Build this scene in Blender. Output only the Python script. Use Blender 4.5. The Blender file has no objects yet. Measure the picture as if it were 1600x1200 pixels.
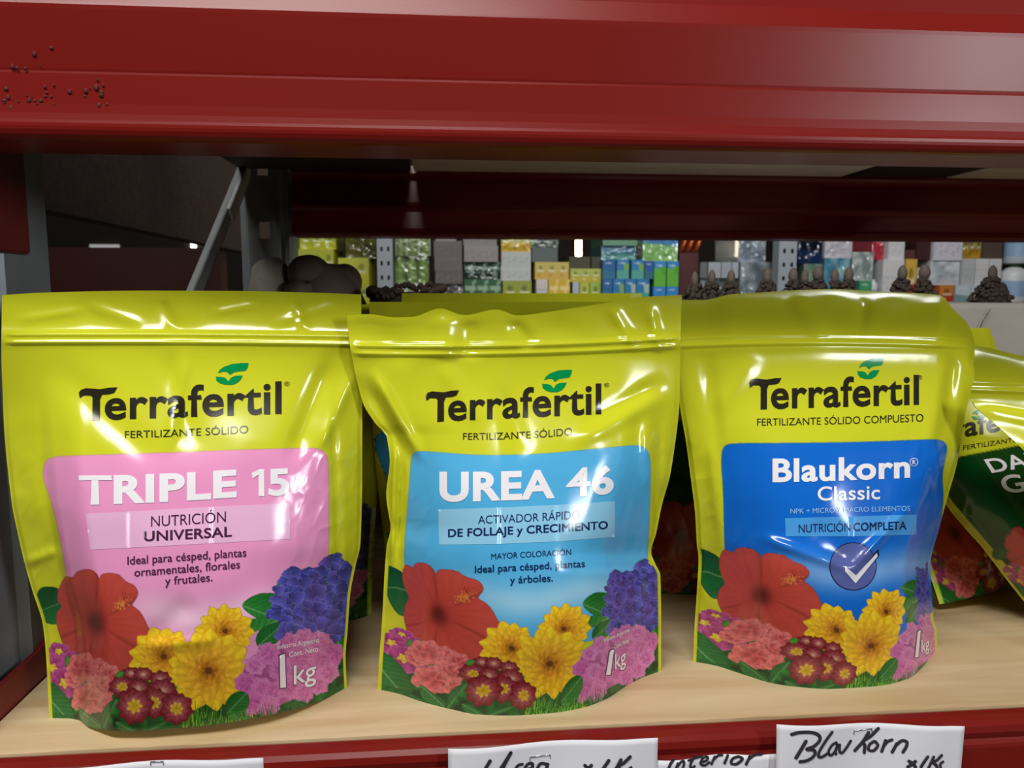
import bpy, bmesh, math, random
import numpy as np
from mathutils import Vector, Matrix
C = bpy.context.scene
COL = C.collection
# ---------------------------------------------------------------- camera, sky, lights
W_, H_, F_ = 1600.0, 1200.0, 1208.0
CAM = np.array([0.0, 0.0, 0.233]); YAW = math.radians(5.0); PIT = math.radians(6.6)
cam = bpy.data.cameras.new('camera'); cam_o = bpy.data.objects.new('camera', cam); COL.objects.link(cam_o)
cam.sensor_width = 36.0; cam.lens = F_/W_*36.0; cam.clip_start = 0.01; cam.clip_end = 60
cam_o.location = CAM; cam_o.rotation_euler = (math.pi/2-PIT, 0, -YAW)
cam.dof.use_dof = True; cam.dof.focus_distance = 0.42; cam.dof.aperture_fstop = 20
C.camera = cam_o
C.view_settings.view_transform = 'Standard'; C.view_settings.look = 'None'
C.view_settings.exposure = 0.0; C.view_settings.gamma = 1.0; C.view_settings.use_curve_mapping = False
C.cycles.use_denoising = True
C.cycles.max_bounces = 8
wd = bpy.data.worlds.new('World'); C.world = wd; wd.use_nodes = True
wd.node_tree.nodes['Background'].inputs[0].default_value = (0.9, 0.95, 1.0, 1); wd.node_tree.nodes['Background'].inputs[1].default_value = 0.05
def area_light(name, loc, target, sx, sy, power, col=(1, 1, 1), spread=180):
    l = bpy.data.lights.new(name, 'AREA'); l.shape = 'RECTANGLE'; l.size = sx; l.size_y = sy; l.energy = power; l.color = col
    l.spread = math.radians(spread)
    o = bpy.data.objects.new(name, l); COL.objects.link(o); o.location = loc
    o.rotation_euler = (Vector(target)-Vector(loc)).to_track_quat('-Z', 'Y').to_euler(); return o
area_light('aisle_tube_light', (-0.35, -0.35, 1.45), (0.0, 0.42, 0.05), 1.2, 0.22, 26, (1, 0.98, 0.94))
area_light('doorway_daylight', (1.6, -1.5, 0.75), (0.1, 0.4, 0.12), 0.32, 0.62, 20, (0.95, 0.97, 1))
area_light('far_aisle_light', (0.9, 1.9, 1.5), (0.8, 3.2, 0.3), 2.6, 0.3, 26, (1, 0.98, 0.95))

# ---------------------------------------------------------------- measuring helpers
_f = np.array([math.sin(YAW)*math.cos(PIT), math.cos(YAW)*math.cos(PIT), -math.sin(PIT)])
_r = np.array([math.cos(YAW), -math.sin(YAW), 0.0]); _u = np.cross(_r, _f)
def ray(px, py):
    px = np.asarray(px, float); py = np.asarray(py, float)
    return _f + ((px-800)/F_)[..., None]*_r - ((py-600)/F_)[..., None]*_u
def onY(px, py, Y):
    d = ray(px, py); return CAM + d*((np.asarray(Y)-CAM[1])/d[..., 1])[..., None]
def onZ(px, py, z):
    d = ray(px, py); return CAM + d*((np.asarray(z)-CAM[2])/d[..., 2])[..., None]
def onX(px, py, x):
    d = ray(px, py); return CAM + d*((np.asarray(x)-CAM[0])/d[..., 0])[..., None]
def lin(c):
    c = np.asarray(c, float)/255.0
    return np.where(c <= 0.04045, c/12.92, ((c+0.055)/1.055)**2.4)
def smooth(a, b, x):
    t = np.clip((x-a)/(b-a), 0, 1); return t*t*(3-2*t)
def spline(xs, ys):
    xs = np.array(xs, float); ys = np.array(ys, float)
    h = np.diff(xs); d = np.diff(ys)/h; m = np.zeros(len(xs)); m[0] = d[0]; m[-1] = d[-1]
    for i in range(1, len(xs)-1):
        m[i] = 0 if d[i-1]*d[i] <= 0 else (h[i-1]+h[i])/(h[i-1]/d[i-1]+h[i]/d[i])
    def f(x):
        x = np.clip(x, xs[0], xs[-1]); i = np.clip(np.searchsorted(xs, x)-1, 0, len(xs)-2)
        t = (x-xs[i])/h[i]
        return ((2*t**3-3*t**2+1)*ys[i]+(t**3-2*t**2+t)*h[i]*m[i]+(-2*t**3+3*t**2)*ys[i+1]+(t**3-t**2)*h[i]*m[i+1])
    return f
_rng = np.random.default_rng(7); _NG = _rng.random((128, 128))
def vnoise(x, y, s, seed=0):
    x = np.asarray(x, float)/s+seed*17.31; y = np.asarray(y, float)/s+seed*9.77
    i = np.floor(x).astype(int); j = np.floor(y).astype(int); fx = x-i; fy = y-j
    fx = fx*fx*(3-2*fx); fy = fy*fy*(3-2*fy)
    g = lambda a, b: _NG[a % 128, b % 128]
    return (g(i, j)*(1-fx)+g(i+1, j)*fx)*(1-fy)+(g(i, j+1)*(1-fx)+g(i+1, j+1)*fx)*fy
def fbm(x, y, s, seed=0, oct=3):
    return sum(vnoise(x, y, s/2**k, seed+k)/2**k for k in range(oct))/sum(1/2**k for k in range(oct))

# ---------------------------------------------------------------- scene helpers
def tag(o, label=None, cat=None, group=None, kind=None):
    if label: o['label'] = label
    if cat: o['category'] = cat
    if group: o['group'] = group
    if kind: o['kind'] = kind
    return o
def empty(name, loc, label, cat, group=None):
    o = bpy.data.objects.new(name, None); o.empty_display_size = 0.02; COL.objects.link(o); o.location = loc
    return tag(o, label, cat, group)
def link(name, me, mat, parent=None):
    if isinstance(mat, (list, tuple)):
        for m in mat: me.materials.append(m)
    elif mat: me.materials.append(mat)
    o = bpy.data.objects.new(name, me); COL.objects.link(o)
    if parent is not None:
        o.parent = parent
        p = parent.location if parent.parent is None else parent.location+parent.parent.location
        me.transform(Matrix.Translation(-Vector(p)))
    return o
def mesh_np(name, V, quads=None, tris=None, col=None, smooth_=True):
    me = bpy.data.meshes.new(name)
    V = np.asarray(V, np.float32); me.vertices.add(len(V)); me.vertices.foreach_set('co', V.ravel())
    loops = []; tot = []
    if quads is not None and len(quads): loops.append(np.asarray(quads).ravel()); tot.append(np.full(len(quads), 4))
    if tris is not None and len(tris): loops.append(np.asarray(tris).ravel()); tot.append(np.full(len(tris), 3))
    L = np.concatenate(loops).astype(np.int32); T = np.concatenate(tot).astype(np.int32)
    me.loops.add(len(L)); me.loops.foreach_set('vertex_index', L)
    me.polygons.add(len(T)); S = np.concatenate([[0], np.cumsum(T)[:-1]]).astype(np.int32)
    me.polygons.foreach_set('loop_start', S); me.polygons.foreach_set('loop_total', T)
    me.polygons.foreach_set('use_smooth', np.full(len(T), bool(smooth_)))
    if col is not None:
        a = me.color_attributes.new('print', 'FLOAT_COLOR', 'POINT')
        c4 = np.ones((len(V), 4), np.float32); c4[:, :3] = col; a.data.foreach_set('color', c4.ravel())
    me.update(calc_edges=True); me.validate()
    return me
def bm_mesh(name, bm, smooth_=False):
    bmesh.ops.recalc_face_normals(bm, faces=bm.faces)
    me = bpy.data.meshes.new(name); bm.to_mesh(me); bm.free()
    if smooth_:
        for p in me.polygons: p.use_smooth = True
    return me
def bm_box(bm, lo, hi, bev=0.0, mi=0):
    lo = Vector(lo); hi = Vector(hi)
    r = bmesh.ops.create_cube(bm, size=1.0, matrix=Matrix.Translation((lo+hi)/2) @ Matrix.Diagonal((*(hi-lo), 1)))
    for f in {f for v in r['verts'] for f in v.link_faces}: f.material_index = mi
    if bev: bmesh.ops.bevel(bm, geom=list({e for v in r['verts'] for e in v.link_edges}), offset=bev, segments=2, affect='EDGES')
def bm_tube(bm, pts, rad, seg=8, caps=True):
    pts = [Vector(p) for p in pts]; rings = []
    rads = rad if isinstance(rad, (list, tuple)) else [rad]*len(pts)
    n0 = None
    for i, p in enumerate(pts):
        t = (pts[min(i+1, len(pts)-1)]-pts[max(i-1, 0)]).normalized()
        if n0 is None: n0 = t.orthogonal().normalized()
        n0 = (n0-t*n0.dot(t)).normalized(); b = t.cross(n0)
        rings.append([bm.verts.new(p+(n0*math.cos(a)+b*math.sin(a))*rads[i]) for a in (2*math.pi*k/seg for k in range(seg))])
    for a, b in zip(rings, rings[1:]):
        for k in range(seg): bm.faces.new((a[k], a[(k+1) % seg], b[(k+1) % seg], b[k]))
    if caps: bm.faces.new(rings[0][::-1]); bm.faces.new(rings[-1])
def extrude_profile(prof, x0, x1, nx=2, closed=True, axis='X'):
    """prof: list of (Y, Z) swept along X"""
    bm = bmesh.new(); rings = []
    for i in range(nx):
        x = x0+(x1-x0)*i/(nx-1); rings.append([bm.verts.new((x, y, z)) for y, z in prof])
    n = len(prof)
    for a, b in zip(rings, rings[1:]):
        for k in range(n if closed else n-1): bm.faces.new((a[k], a[(k+1) % n], b[(k+1) % n], b[k]))
    if closed: bm.faces.new(rings[0][::-1]); bm.faces.new(rings[-1])
    return bm

# ---------------------------------------------------------------- materials
def nodes(name):
    m = bpy.data.materials.new(name); m.use_nodes = True; nt = m.node_tree
    return m, nt, nt.nodes['Principled BSDF']
def mat(name, rgb, rough=0.5, metal=0.0, spec=0.5, noise=None, bump=None, emit=None, coat=0.0, trans=0.0, wear=None):
    """noise=(scale, amount) varies the colour, bump=(scale, strength), wear=(scale, threshold, rgb) adds worn patches"""
    m, nt, b = nodes(name); c = tuple(lin(rgb))+(1,)
    b.inputs['Base Color'].default_value = c; b.inputs['Roughness'].default_value = rough; b.inputs['Metallic'].default_value = metal
    b.inputs['Specular IOR Level'].default_value = spec; b.inputs['Coat Weight'].default_value = coat
    b.inputs['Transmission Weight'].default_value = trans
    tc = nt.nodes.new('ShaderNodeTexCoord'); out = None
    if noise:
        n = nt.nodes.new('ShaderNodeTexNoise'); n.inputs['Scale'].default_value = noise[0]; n.inputs['Detail'].default_value = 6
        nt.links.new(tc.outputs['Object'], n.inputs['Vector'])
        mx = nt.nodes.new('ShaderNodeMix'); mx.data_type = 'RGBA'
        mx.inputs[6].default_value = tuple(x*(1-noise[1]) for x in c[:3])+(1,); mx.inputs[7].default_value = tuple(min(1, x*(1+noise[1])) for x in c[:3])+(1,)
        nt.links.new(n.outputs['Fac'], mx.inputs[0]); out = mx.outputs[2]
    if wear:
        n = nt.nodes.new('ShaderNodeTexNoise'); n.inputs['Scale'].default_value = wear[0]; n.inputs['Detail'].default_value = 8
        nt.links.new(tc.outputs['Object'], n.inputs['Vector'])
        r = nt.nodes.new('ShaderNodeValToRGB'); r.color_ramp.elements[0].position = wear[1]; r.color_ramp.elements[1].position = wear[1]+0.04
        nt.links.new(n.outputs['Fac'], r.inputs[0])
        mx = nt.nodes.new('ShaderNodeMix'); mx.data_type = 'RGBA'; nt.links.new(r.outputs[0], mx.inputs[0])
        if out is not None: nt.links.new(out, mx.inputs[6])
        else: mx.inputs[6].default_value = c
        mx.inputs[7].default_value = tuple(lin(wear[2]))+(1,); out = mx.outputs[2]
    if out is not None: nt.links.new(out, b.inputs['Base Color'])
    if bump:
        n = nt.nodes.new('ShaderNodeTexNoise'); n.inputs['Scale'].default_value = bump[0]; n.inputs['Detail'].default_value = 5
        nt.links.new(tc.outputs['Object'], n.inputs['Vector'])
        bp = nt.nodes.new('ShaderNodeBump'); bp.inputs['Strength'].default_value = bump[1]; bp.inputs['Distance'].default_value = 0.002
        nt.links.new(n.outputs['Fac'], bp.inputs['Height']); nt.links.new(bp.outputs[0], b.inputs['Normal'])
    if emit:
        b.inputs['Emission Color'].default_value = c; b.inputs['Emission Strength'].default_value = emit
    return m
def print_mat(name, rough, bump=None, coat=0.0, spec=0.5):
    m = mat(name, (200, 200, 200), rough, bump=bump, coat=coat, spec=spec); nt = m.node_tree
    a = nt.nodes.new('ShaderNodeVertexColor'); a.layer_name = 'print'
    nt.links.new(a.outputs['Color'], nt.nodes['Principled BSDF'].inputs['Base Color']); return m
def wood_mat(name, c1, c2, rough=0.7, scale=3.0, stretch=14):
    m, nt, b = nodes(name); b.inputs['Roughness'].default_value = rough
    tc = nt.nodes.new('ShaderNodeTexCoord'); mp = nt.nodes.new('ShaderNodeMapping'); mp.inputs['Scale'].default_value = (scale, scale*stretch, scale*stretch)
    nt.links.new(tc.outputs['Object'], mp.inputs[0])
    n = nt.nodes.new('ShaderNodeTexNoise'); n.inputs['Scale'].default_value = 2.2; n.inputs['Detail'].default_value = 9; n.inputs['Distortion'].default_value = 1.2
    nt.links.new(mp.outputs[0], n.inputs['Vector'])
    r = nt.nodes.new('ShaderNodeValToRGB'); r.color_ramp.elements[0].position = 0.3; r.color_ramp.elements[1].position = 0.72
    r.color_ramp.elements[0].color = tuple(lin(c1))+(1,); r.color_ramp.elements[1].color = tuple(lin(c2))+(1,)
    nt.links.new(n.outputs['Fac'], r.inputs[0])
    n2 = nt.nodes.new('ShaderNodeTexNoise'); n2.inputs['Scale'].default_value = 9; n2.inputs['Detail'].default_value = 3
    nt.links.new(tc.outputs['Object'], n2.inputs['Vector'])
    mx = nt.nodes.new('ShaderNodeMix'); mx.data_type = 'RGBA'; mx.blend_type = 'MULTIPLY'; mx.inputs[0].default_value = 0.35
    r2 = nt.nodes.new('ShaderNodeValToRGB'); r2.color_ramp.elements[0].color = (0.62, 0.58, 0.52, 1); r2.color_ramp.elements[1].position = 0.62
    nt.links.new(n2.outputs['Fac'], r2.inputs[0]); nt.links.new(r.outputs[0], mx.inputs[6]); nt.links.new(r2.outputs[0], mx.inputs[7])
    nt.links.new(mx.outputs[2], b.inputs['Base Color'])
    bp = nt.nodes.new('ShaderNodeBump'); bp.inputs['Strength'].default_value = 0.25; bp.inputs['Distance'].default_value = 0.001
    nt.links.new(n.outputs['Fac'], bp.inputs['Height']); nt.links.new(bp.outputs[0], b.inputs['Normal'])
    return m
M = dict(
    red=mat('red_enamel', (122, 27, 22), 0.3, spec=.25, noise=(3, 0.05), bump=(18, 0.05)),
    red_worn=mat('red_enamel_worn', (116, 26, 22), 0.4, noise=(5, 0.12), bump=(60, 0.15), wear=(38, 0.67, (70, 24, 20))),
    red_dark=mat('dark_red_enamel', (128, 24, 21), 0.3, noise=(3, 0.08)),
    steel=mat('galvanised_steel', (150, 156, 160), 0.36, 0.35, noise=(25, 0.25), bump=(40, 0.1)),
    steel_grey=mat('grey_painted_steel', (150, 158, 165), 0.5, 0.1),
    brace=mat('grey_zinc_brace', (175, 180, 180), 0.45, 0.2, noise=(30, 0.2)),
    board=wood_mat('light_plywood', (198, 168, 124), (222, 200, 160), scale=2.0, stretch=10),
    plank=wood_mat('pale_plank', (230, 222, 204), (246, 240, 224)),
    dark_wood=wood_mat('dark_brown_wood', (46, 32, 26), (76, 56, 44)),
    film=print_mat('printed_glossy_film', 0.17, bump=(45, 0.035), coat=0.0),
    film_back=mat('yellow_film', (206, 206, 40), 0.25, bump=(60, 0.3)),
    zip=mat('yellow_zip_film', (212, 214, 42), 0.16, bump=(45, 0.05)),
    carton=print_mat('printed_carton', 0.45),
    wrap=print_mat('shrink_wrapped_pack', 0.12, bump=(55, 0.9), coat=0.6),
    stone=mat('brown_grey_stone', (66, 55, 48), 0.85, noise=(30, 0.3), bump=(120, 0.7)),
    bud=mat('grey_stone_bud', (108, 97, 88), 0.75, noise=(40, 0.2), bump=(160, 0.5)),
    clay=mat('grey_brown_clay', (156, 136, 122), 0.7, noise=(20, 0.2), bump=(60, 0.3)),
    pale_stone=mat('pale_grey_stone', (196, 192, 176), 0.85, noise=(50, 0.3), bump=(150, 0.8)),
    dark_stone=mat('dark_brown_stone', (86, 68, 60), 0.85, noise=(40, 0.3), bump=(140, 0.6)),
    concrete=mat('grey_concrete', (172, 165, 158), 0.85, noise=(14, 0.22), bump=(90, 0.35)),
    crack=mat('dark_crack', (40, 34, 30), 0.9),
    paper=mat('white_paper', (232, 232, 238), 0.8, noise=(12, 0.03), bump=(14, 0.15)),
    ink=mat('black_marker_ink', (48, 44, 52), 0.6),
    wire=mat('staple_wire', (200, 200, 205), 0.25, 1.0),
    floor=mat('grey_floor_concrete', (96, 90, 84), 0.8, noise=(4, 0.2)),
    wall=mat('dark_wall_paint', (70, 62, 56), 0.85, noise=(2, 0.2)),
    lamp=mat('warm_lamp_glow', (255, 240, 205), 0.5, emit=9),
    sky_glow=mat('window_daylight', (250, 240, 225), 0.5, emit=4),
    copper=mat('copper_film', (190, 96, 50), 0.25, 0.7),
    hole=mat('dark_hollow', (12, 12, 12), 0.9),
)
# ---------------------------------------------------------------- the printed flower border, drawn once
def inside(poly, X, Y):
    m = np.zeros(X.shape, bool); n = len(poly)
    for i in range(n):
        x0, y0 = poly[i]; x1, y1 = poly[(i+1) % n]
        if y0 == y1: continue
        c = (Y < y0) != (Y < y1)
        m ^= c & (X < (x1-x0)*(Y-y0)/(y1-y0)+x0)
    return m
def round_poly(pts, it=2):
    p = np.array(pts, float)
    for _ in range(it):
        q = np.roll(p, -1, 0); p = np.stack([p*.75+q*.25, p*.25+q*.75], 1).reshape(-1, 2)
    return p
class Canvas:
    def __init__(s, x0, y0, x1, y1, k):
        s.x0, s.y0, s.k = x0, y0, k; s.w = int((x1-x0)*k); s.h = int((y1-y0)*k)
        s.rgb = np.zeros((s.h, s.w, 3)); s.a = np.zeros((s.h, s.w))
    def fill(s, poly, col, edge=None, ew=0.8):
        poly = np.asarray(poly, float); k = s.k
        a0 = max(0, int((poly[:, 0].min()-s.x0)*k)-3); a1 = min(s.w, int((poly[:, 0].max()-s.x0)*k)+4)
        b0 = max(0, int((poly[:, 1].min()-s.y0)*k)-3); b1 = min(s.h, int((poly[:, 1].max()-s.y0)*k)+4)
        if a1 <= a0 or b1 <= b0: return
        X, Y = np.meshgrid((np.arange(a0, a1)+.5)/k+s.x0, (np.arange(b0, b1)+.5)/k+s.y0)
        m = inside(poly, X, Y)
        if not m.any(): return
        c = col(X, Y) if callable(col) else np.broadcast_to(np.asarray(col, float), X.shape+(3,))
        R = s.rgb[b0:b1, a0:a1]; A = s.a[b0:b1, a0:a1]
        R[m] = c[m]; A[m] = 1
        if edge is not None:
            e = m.copy(); r = max(1, int(ew*k))
            for dx, dy in ((r, 0), (-r, 0), (0, r), (0, -r)):
                e &= np.roll(np.roll(m, dx, 1), dy, 0)
            e = m & ~e; R[e] = R[e]*.35+np.asarray(edge, float)*.65
    def down(s, n):
        h, w = s.h//n*n, s.w//n*n
        a = s.a[:h, :w].reshape(h//n, n, w//n, n).mean((1, 3))
        c = (s.rgb*s.a[..., None])[:h, :w].reshape(h//n, n, w//n, n, 3).mean((1, 3))
        s.rgb = c/np.maximum(a, 1e-4)[..., None]; s.a = a; s.k = s.k/n; s.h, s.w = a.shape; return s
    def sample(s, x, y):
        fx = np.clip((x-s.x0)*s.k-.5, 0, s.w-1.001); fy = np.clip((y-s.y0)*s.k-.5, 0, s.h-1.001)
        i = fx.astype(int); j = fy.astype(int); fx = (fx-i)[..., None]; fy = (fy-j)[..., None]
        t = np.concatenate([s.rgb*s.a[..., None], s.a[..., None]], 2)
        v = (t[j, i]*(1-fx)+t[j, i+1]*fx)*(1-fy)+(t[j+1, i]*(1-fx)+t[j+1, i+1]*fx)*fy
        return v[..., :3], v[..., 3]
def mixc(a, b, t): return np.asarray(a, float)*(1-t[..., None])+np.asarray(b, float)*t[..., None]
R_ = random.Random(11)
def petal(cv, cx, cy, ang, r0, r1, wid, cin, cout, frill=0.0, edge=None, tip=0.55, streak=0.12, seed=0, sq=1.0, nf=5):
    n = 18; ca, sa = math.cos(ang), math.sin(ang); L = []; Rr = []
    for i in range(n+1):
        t = i/n; w = wid*math.sin(math.pi*min(1, max(0, t))**(1/(2*tip)) )**0.75 if 0 < t < 1 else 0
        w *= 1+frill*0.6*math.sin(t*nf*6.3+seed)
        L.append((t, w))
    pts = [(r0+(r1-r0)*t, w) for t, w in L]+[(r0+(r1-r0)*t+frill*wid*.3*math.sin(7*t+seed), -w) for t, w in L[::-1]]
    P = [(cx+x*ca-y*sa, cy+(x*sa+y*ca)*sq) for x, y in pts]
    def col(X, Y):
        dx = X-cx; dy = (Y-cy)/sq; a = dx*ca+dy*sa; b = -dx*sa+dy*ca
        t = np.clip((a-r0)/(r1-r0), 0, 1); c = mixc(cin, cout, t**0.8)
        k = 1+streak*np.sin(b/max(wid, 1)*9+seed)*(1-t*.6)-0.10*np.abs(b)/max(wid, 1)
        return c*(k*(0.95+.1*vnoise(X, Y, 4, seed)))[..., None]
    cv.fill(P, col, edge)
def bloom(cv, cx, cy, R, n, cin, cout, frill=0.3, edge=None, sq=1.0, layers=1, wid=None, rot=0.0, eye=None, eye_r=0.25, jag=.08, streak=.12):
    for l in range(layers):
        rr = R*(1-l*0.28)
        for i in range(n):
            a = rot+2*math.pi*(i+.5*l)/n+R_.uniform(-jag, jag)
            petal(cv, cx, cy, a, rr*.05, rr*R_.uniform(.92, 1.05), (wid or 2.2*rr/n)*R_.uniform(.9, 1.1), cin, cout, frill, edge, .7, streak, R_.random()*9, sq)
    if eye is not None:
        q = [(cx+R*eye_r*math.cos(t)*(1+.25*math.sin(5*t+rot)), cy+sq*R*eye_r*math.sin(t)*(1+.25*math.sin(5*t+rot))) for t in np.linspace(0, 6.28, 30)[:-1]]
        cv.fill(q, lambda X, Y: np.asarray(eye, float)*(0.8+.35*vnoise(X, Y, 2.2, 3))[..., None])
def leaf(cv, pts, c1, c2, axis, edge=(20, 70, 30), seed=0, veins=7):
    (ax, ay), (bx, by) = axis; L = math.hypot(bx-ax, by-ay); ux, uy = (bx-ax)/L, (by-ay)/L
    def col(X, Y):
        a = ((X-ax)*ux+(Y-ay)*uy)/L; b = (-(X-ax)*uy+(Y-ay)*ux)/L
        v = np.abs(((a-np.abs(b)*1.0)*veins) % 1-.5)*2
        t = np.clip(.5+.9*b+.35*(fbm(X, Y, 14, seed)-.5), 0, 1)
        c = mixc(c1, c2, t)*(0.86+.16*v)[..., None]
        mid = np.abs(b) < 0.018
        c[mid] = c[mid]*.5+np.asarray([150, 190, 130])*.5
        return c
    cv.fill(round_poly(pts), col, edge)
def z2(pts, s, ox, oy): return [(ox+x/s, oy+y/s) for x, y in pts]
def draw_border():
    cv = Canvas(20, 840, 580, 1160, 4)
    # ground of dark foliage
    def ground(X, Y):
        n = fbm(X, Y, 16, 2); t = np.clip((n-.25)*1.7, 0, 1)
        return mixc((12, 62, 30), (38, 128, 48), t)*(0.8+.35*vnoise(X, Y, 5, 8))[..., None]
    cv.fill([(60, 1050), (80, 1020), (110, 1030), (150, 1045), (200, 1045), (250, 1060), (300, 1085), (340, 1095), (385, 1040), (450, 1000), (500, 1000), (530, 1020), (548, 1040), (560, 1165), (60, 1165)], ground)
    # leaf at the left edge
    leaf(cv, z2([(0, 300), (40, 285), (100, 290), (120, 300), (150, 380), (140, 480), (95, 515), (45, 500), (0, 470), (-30, 400)], 3.75, 60, 840), (16, 84, 40), (34, 118, 52), ((62, 955), (100, 940)), seed=3)
    # red hibiscus
    hib = z2([(150, 235), (165, 225), (205, 235), (215, 205), (260, 185), (310, 185), (345, 210), (357, 245), (366, 212), (420, 205), (475, 215), (490, 235), (520, 262), (560, 275), (585, 310), (583, 350), (545, 395), (565, 408), (595, 430), (625, 480), (640, 520), (662, 550), (680, 620), (640, 700), (560, 780), (470, 800), (380, 790), (300, 760), (200, 730), (160, 680), (135, 600), (110, 530), (103, 470), (110, 430), (142, 405), (120, 385), (108, 360), (115, 310), (130, 270)], 3.75, 60, 840)
    hcx, hcy = 60+335/3.75, 840+500/3.75
    def hcol(X, Y):
        dx = X-hcx; dy = Y-hcy; r = np.hypot(dx, dy); th = np.arctan2(dy, dx)
        c = mixc((190, 68, 56), (200, 78, 66), np.clip(r/70, 0, 1))
        fold = np.zeros_like(X)
        for a0, wdt in ((-1.53, .05), (-.52, .05), (2.75, .06), (1.75, .05), (0.55, .05)):
            d = np.abs(((th-a0+np.pi) % (2*np.pi))-np.pi); fold = np.maximum(fold, np.exp(-(d/wdt)**2)*smooth(8, 40, r))
        c = c*(1-.16*fold)[..., None]*(0.97+.025*np.sin(th*26+vnoise(X, Y, 15)*5)*smooth(10, 30, r)*.6+.05*(fbm(X,Y,22,6)-.5))[..., None]
        rr = np.hypot(dx*1.15-dy*.2, dy*.78+dx*.1)
        dk = .92*np.exp(-(rr/15.0)**2.4)
        c = mixc(c, (92, 34, 30), dk) if False else c*(1-dk[..., None])+np.array([96, 34, 30])*dk[..., None]
        return c
    cv.fill(round_poly(hib, 2), hcol, (110, 30, 34), 0.7)
    for _ in range(150):
        t = R_.gauss(0, 1)*.45; s = R_.gauss(0, 1)*.45
        x = 60+490/3.75+14*t*.7-9*s*.7; y = 840+385/3.75-13*t*.7-7*s*.7
        cv.fill([(x+1.0*math.cos(a), y+1.0*math.sin(a)) for a in np.linspace(0, 6.28, 7)[:-1]], R_.choice([(216, 130, 60), (230, 160, 80), (190, 90, 50)]))
    for dx, dy in ((4, -14), (10, -12), (-1, -13)):
        x = 60+500/3.75; y = 840+370/3.75; cv.fill([(x-.6, y), (x+.6, y), (x+dx+.6, y+dy), (x+dx-.6, y+dy)], (160, 50, 44))
    # leaves beside the blue cluster (pixels of the second close-up, 4.139 per pixel)
    s3 = lambda p: z2(p, 4.139, 340, 850)
    leaf(cv, s3([(380, 240), (420, 215), (515, 195), (520, 240), (440, 290), (385, 300)]), (70, 140, 60), (120, 176, 90), ((432, 920), (462, 902)))
    leaf(cv, s3([(150, 400), (190, 355), (260, 320), (340, 315), (400, 325), (420, 420), (380, 500), (280, 495), (200, 450)]), (30, 112, 44), (70, 160, 66), ((378, 946), (436, 968)), seed=5)
    leaf(cv, s3([(440, 480), (300, 470), (190, 490), (130, 530), (90, 600), (85, 640), (105, 672), (160, 640), (200, 585), (300, 545), (400, 520)]), (36, 124, 50), (84, 172, 74), ((362, 1008), (440, 966)), seed=6)
    leaf(cv, s3([(420, 500), (340, 515), (280, 545), (245, 600), (250, 660), (300, 680), (370, 650), (420, 600), (450, 540)]), (20, 100, 40), (50, 140, 56), ((402, 1010), (444, 974)), seed=7)
    leaf(cv, s3([(760, 560), (830, 560), (820, 720), (720, 690)]), (30, 110, 44), (70, 150, 60), ((520, 990), (540, 1020)), seed=8)
    # blue to violet ruffled cluster
    blob = s3([(335, 425), (385, 350), (385, 270), (430, 210), (480, 190), (480, 140), (520, 150), (540, 170), (620, 155), (700, 130), (745, 90), (790, 68), (850, 150), (860, 200), (850, 330), (835, 480), (830, 600), (740, 650), (660, 640), (560, 630), (400, 625), (390, 590), (430, 540), (450, 500), (380, 500), (345, 470)])
    bp = round_poly(blob)
    cv.fill(bp, lambda X, Y: mixc((48, 52, 130), (66, 60, 150), fbm(X, Y, 9, 4)), (60, 60, 120))
    BX, BY = np.meshgrid(np.linspace(420, 548, 12), np.linspace(870, 1008, 12)); pos = [(x+R_.uniform(-4, 4), y+R_.uniform(-4, 4)) for x, y in zip(BX.ravel(), BY.ravel())]
    ins = inside(bp, np.array([p[0] for p in pos]), np.array([p[1] for p in pos]))
    pos = [p for p, q in zip(pos, ins) if q]; R_.shuffle(pos)
    for x, y in pos:
        k = R_.random(); base = np.array([76, 86, 186])*(1-k)+np.array([104, 98, 200])*k
        n = 16; rr = R_.uniform(8, 13); a0 = R_.uniform(0, 6.3)
        pl = [(x+rr*math.cos(t)*(1+.16*math.sin(3*t+a0)+.08*math.sin(9*t)), y+.8*rr*math.sin(t)*(1+.16*math.sin(3*t+a0)+.08*math.sin(9*t+2))) for t in np.linspace(0, 6.28, n*2+1)[:-1]]
        cv.fill(pl, lambda X, Y: base*(1.08-.5*np.clip(((Y-y)*math.sin(a0)+(X-x)*math.cos(a0))/rr*.5+.5, 0, 1))[..., None], (168, 166, 226), .5)
    # three yellow dahlias
    yk = dict(frill=.06, edge=(222, 146, 16), streak=.09)
    def dahlia(cx, cy, R, sq, n1, inner):
        bloom(cv, cx, cy, R, n1, (240, 180, 40), (252, 214, 44), sq=sq, layers=1, wid=R*.33, **yk)
        bloom(cv, cx, cy, R*.80, n1, (238, 164, 42), (252, 204, 46), sq=sq, layers=1, wid=R*.27, rot=.2, **yk)
        bloom(cv, cx, cy, R*.52, 9, (206, 120, 36), (252, 196, 50), sq=sq, layers=1, wid=R*.24, rot=.1, **yk)
        bloom(cv, cx, cy, R*.28, 7, (150, 80, 24), (236, 170, 40), sq=sq, wid=R*.17, **yk)
        cv.fill([(cx+R*.09*math.cos(t), cy+R*.08*math.sin(t)) for t in np.linspace(0, 6.28, 12)[:-1]], (110, 64, 26))
    dahlia(352, 986, 49, .92, 12, 1)
    dahlia(256, 1026, 57, .86, 13, 1)
    dahlia(326, 1048, 71, .95, 13, 1)
    # pale pink cluster at the right
    def fringed(cx, cy, R, cin, cout, n=9, sq=.95):
        bloom(cv, cx, cy, R, 7, cin, cout, frill=.5, edge=tuple(np.minimum(255, np.array(cout)*1.1)), sq=sq, layers=2, wid=R*.52, rot=R_.random()*6, streak=.08)
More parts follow.
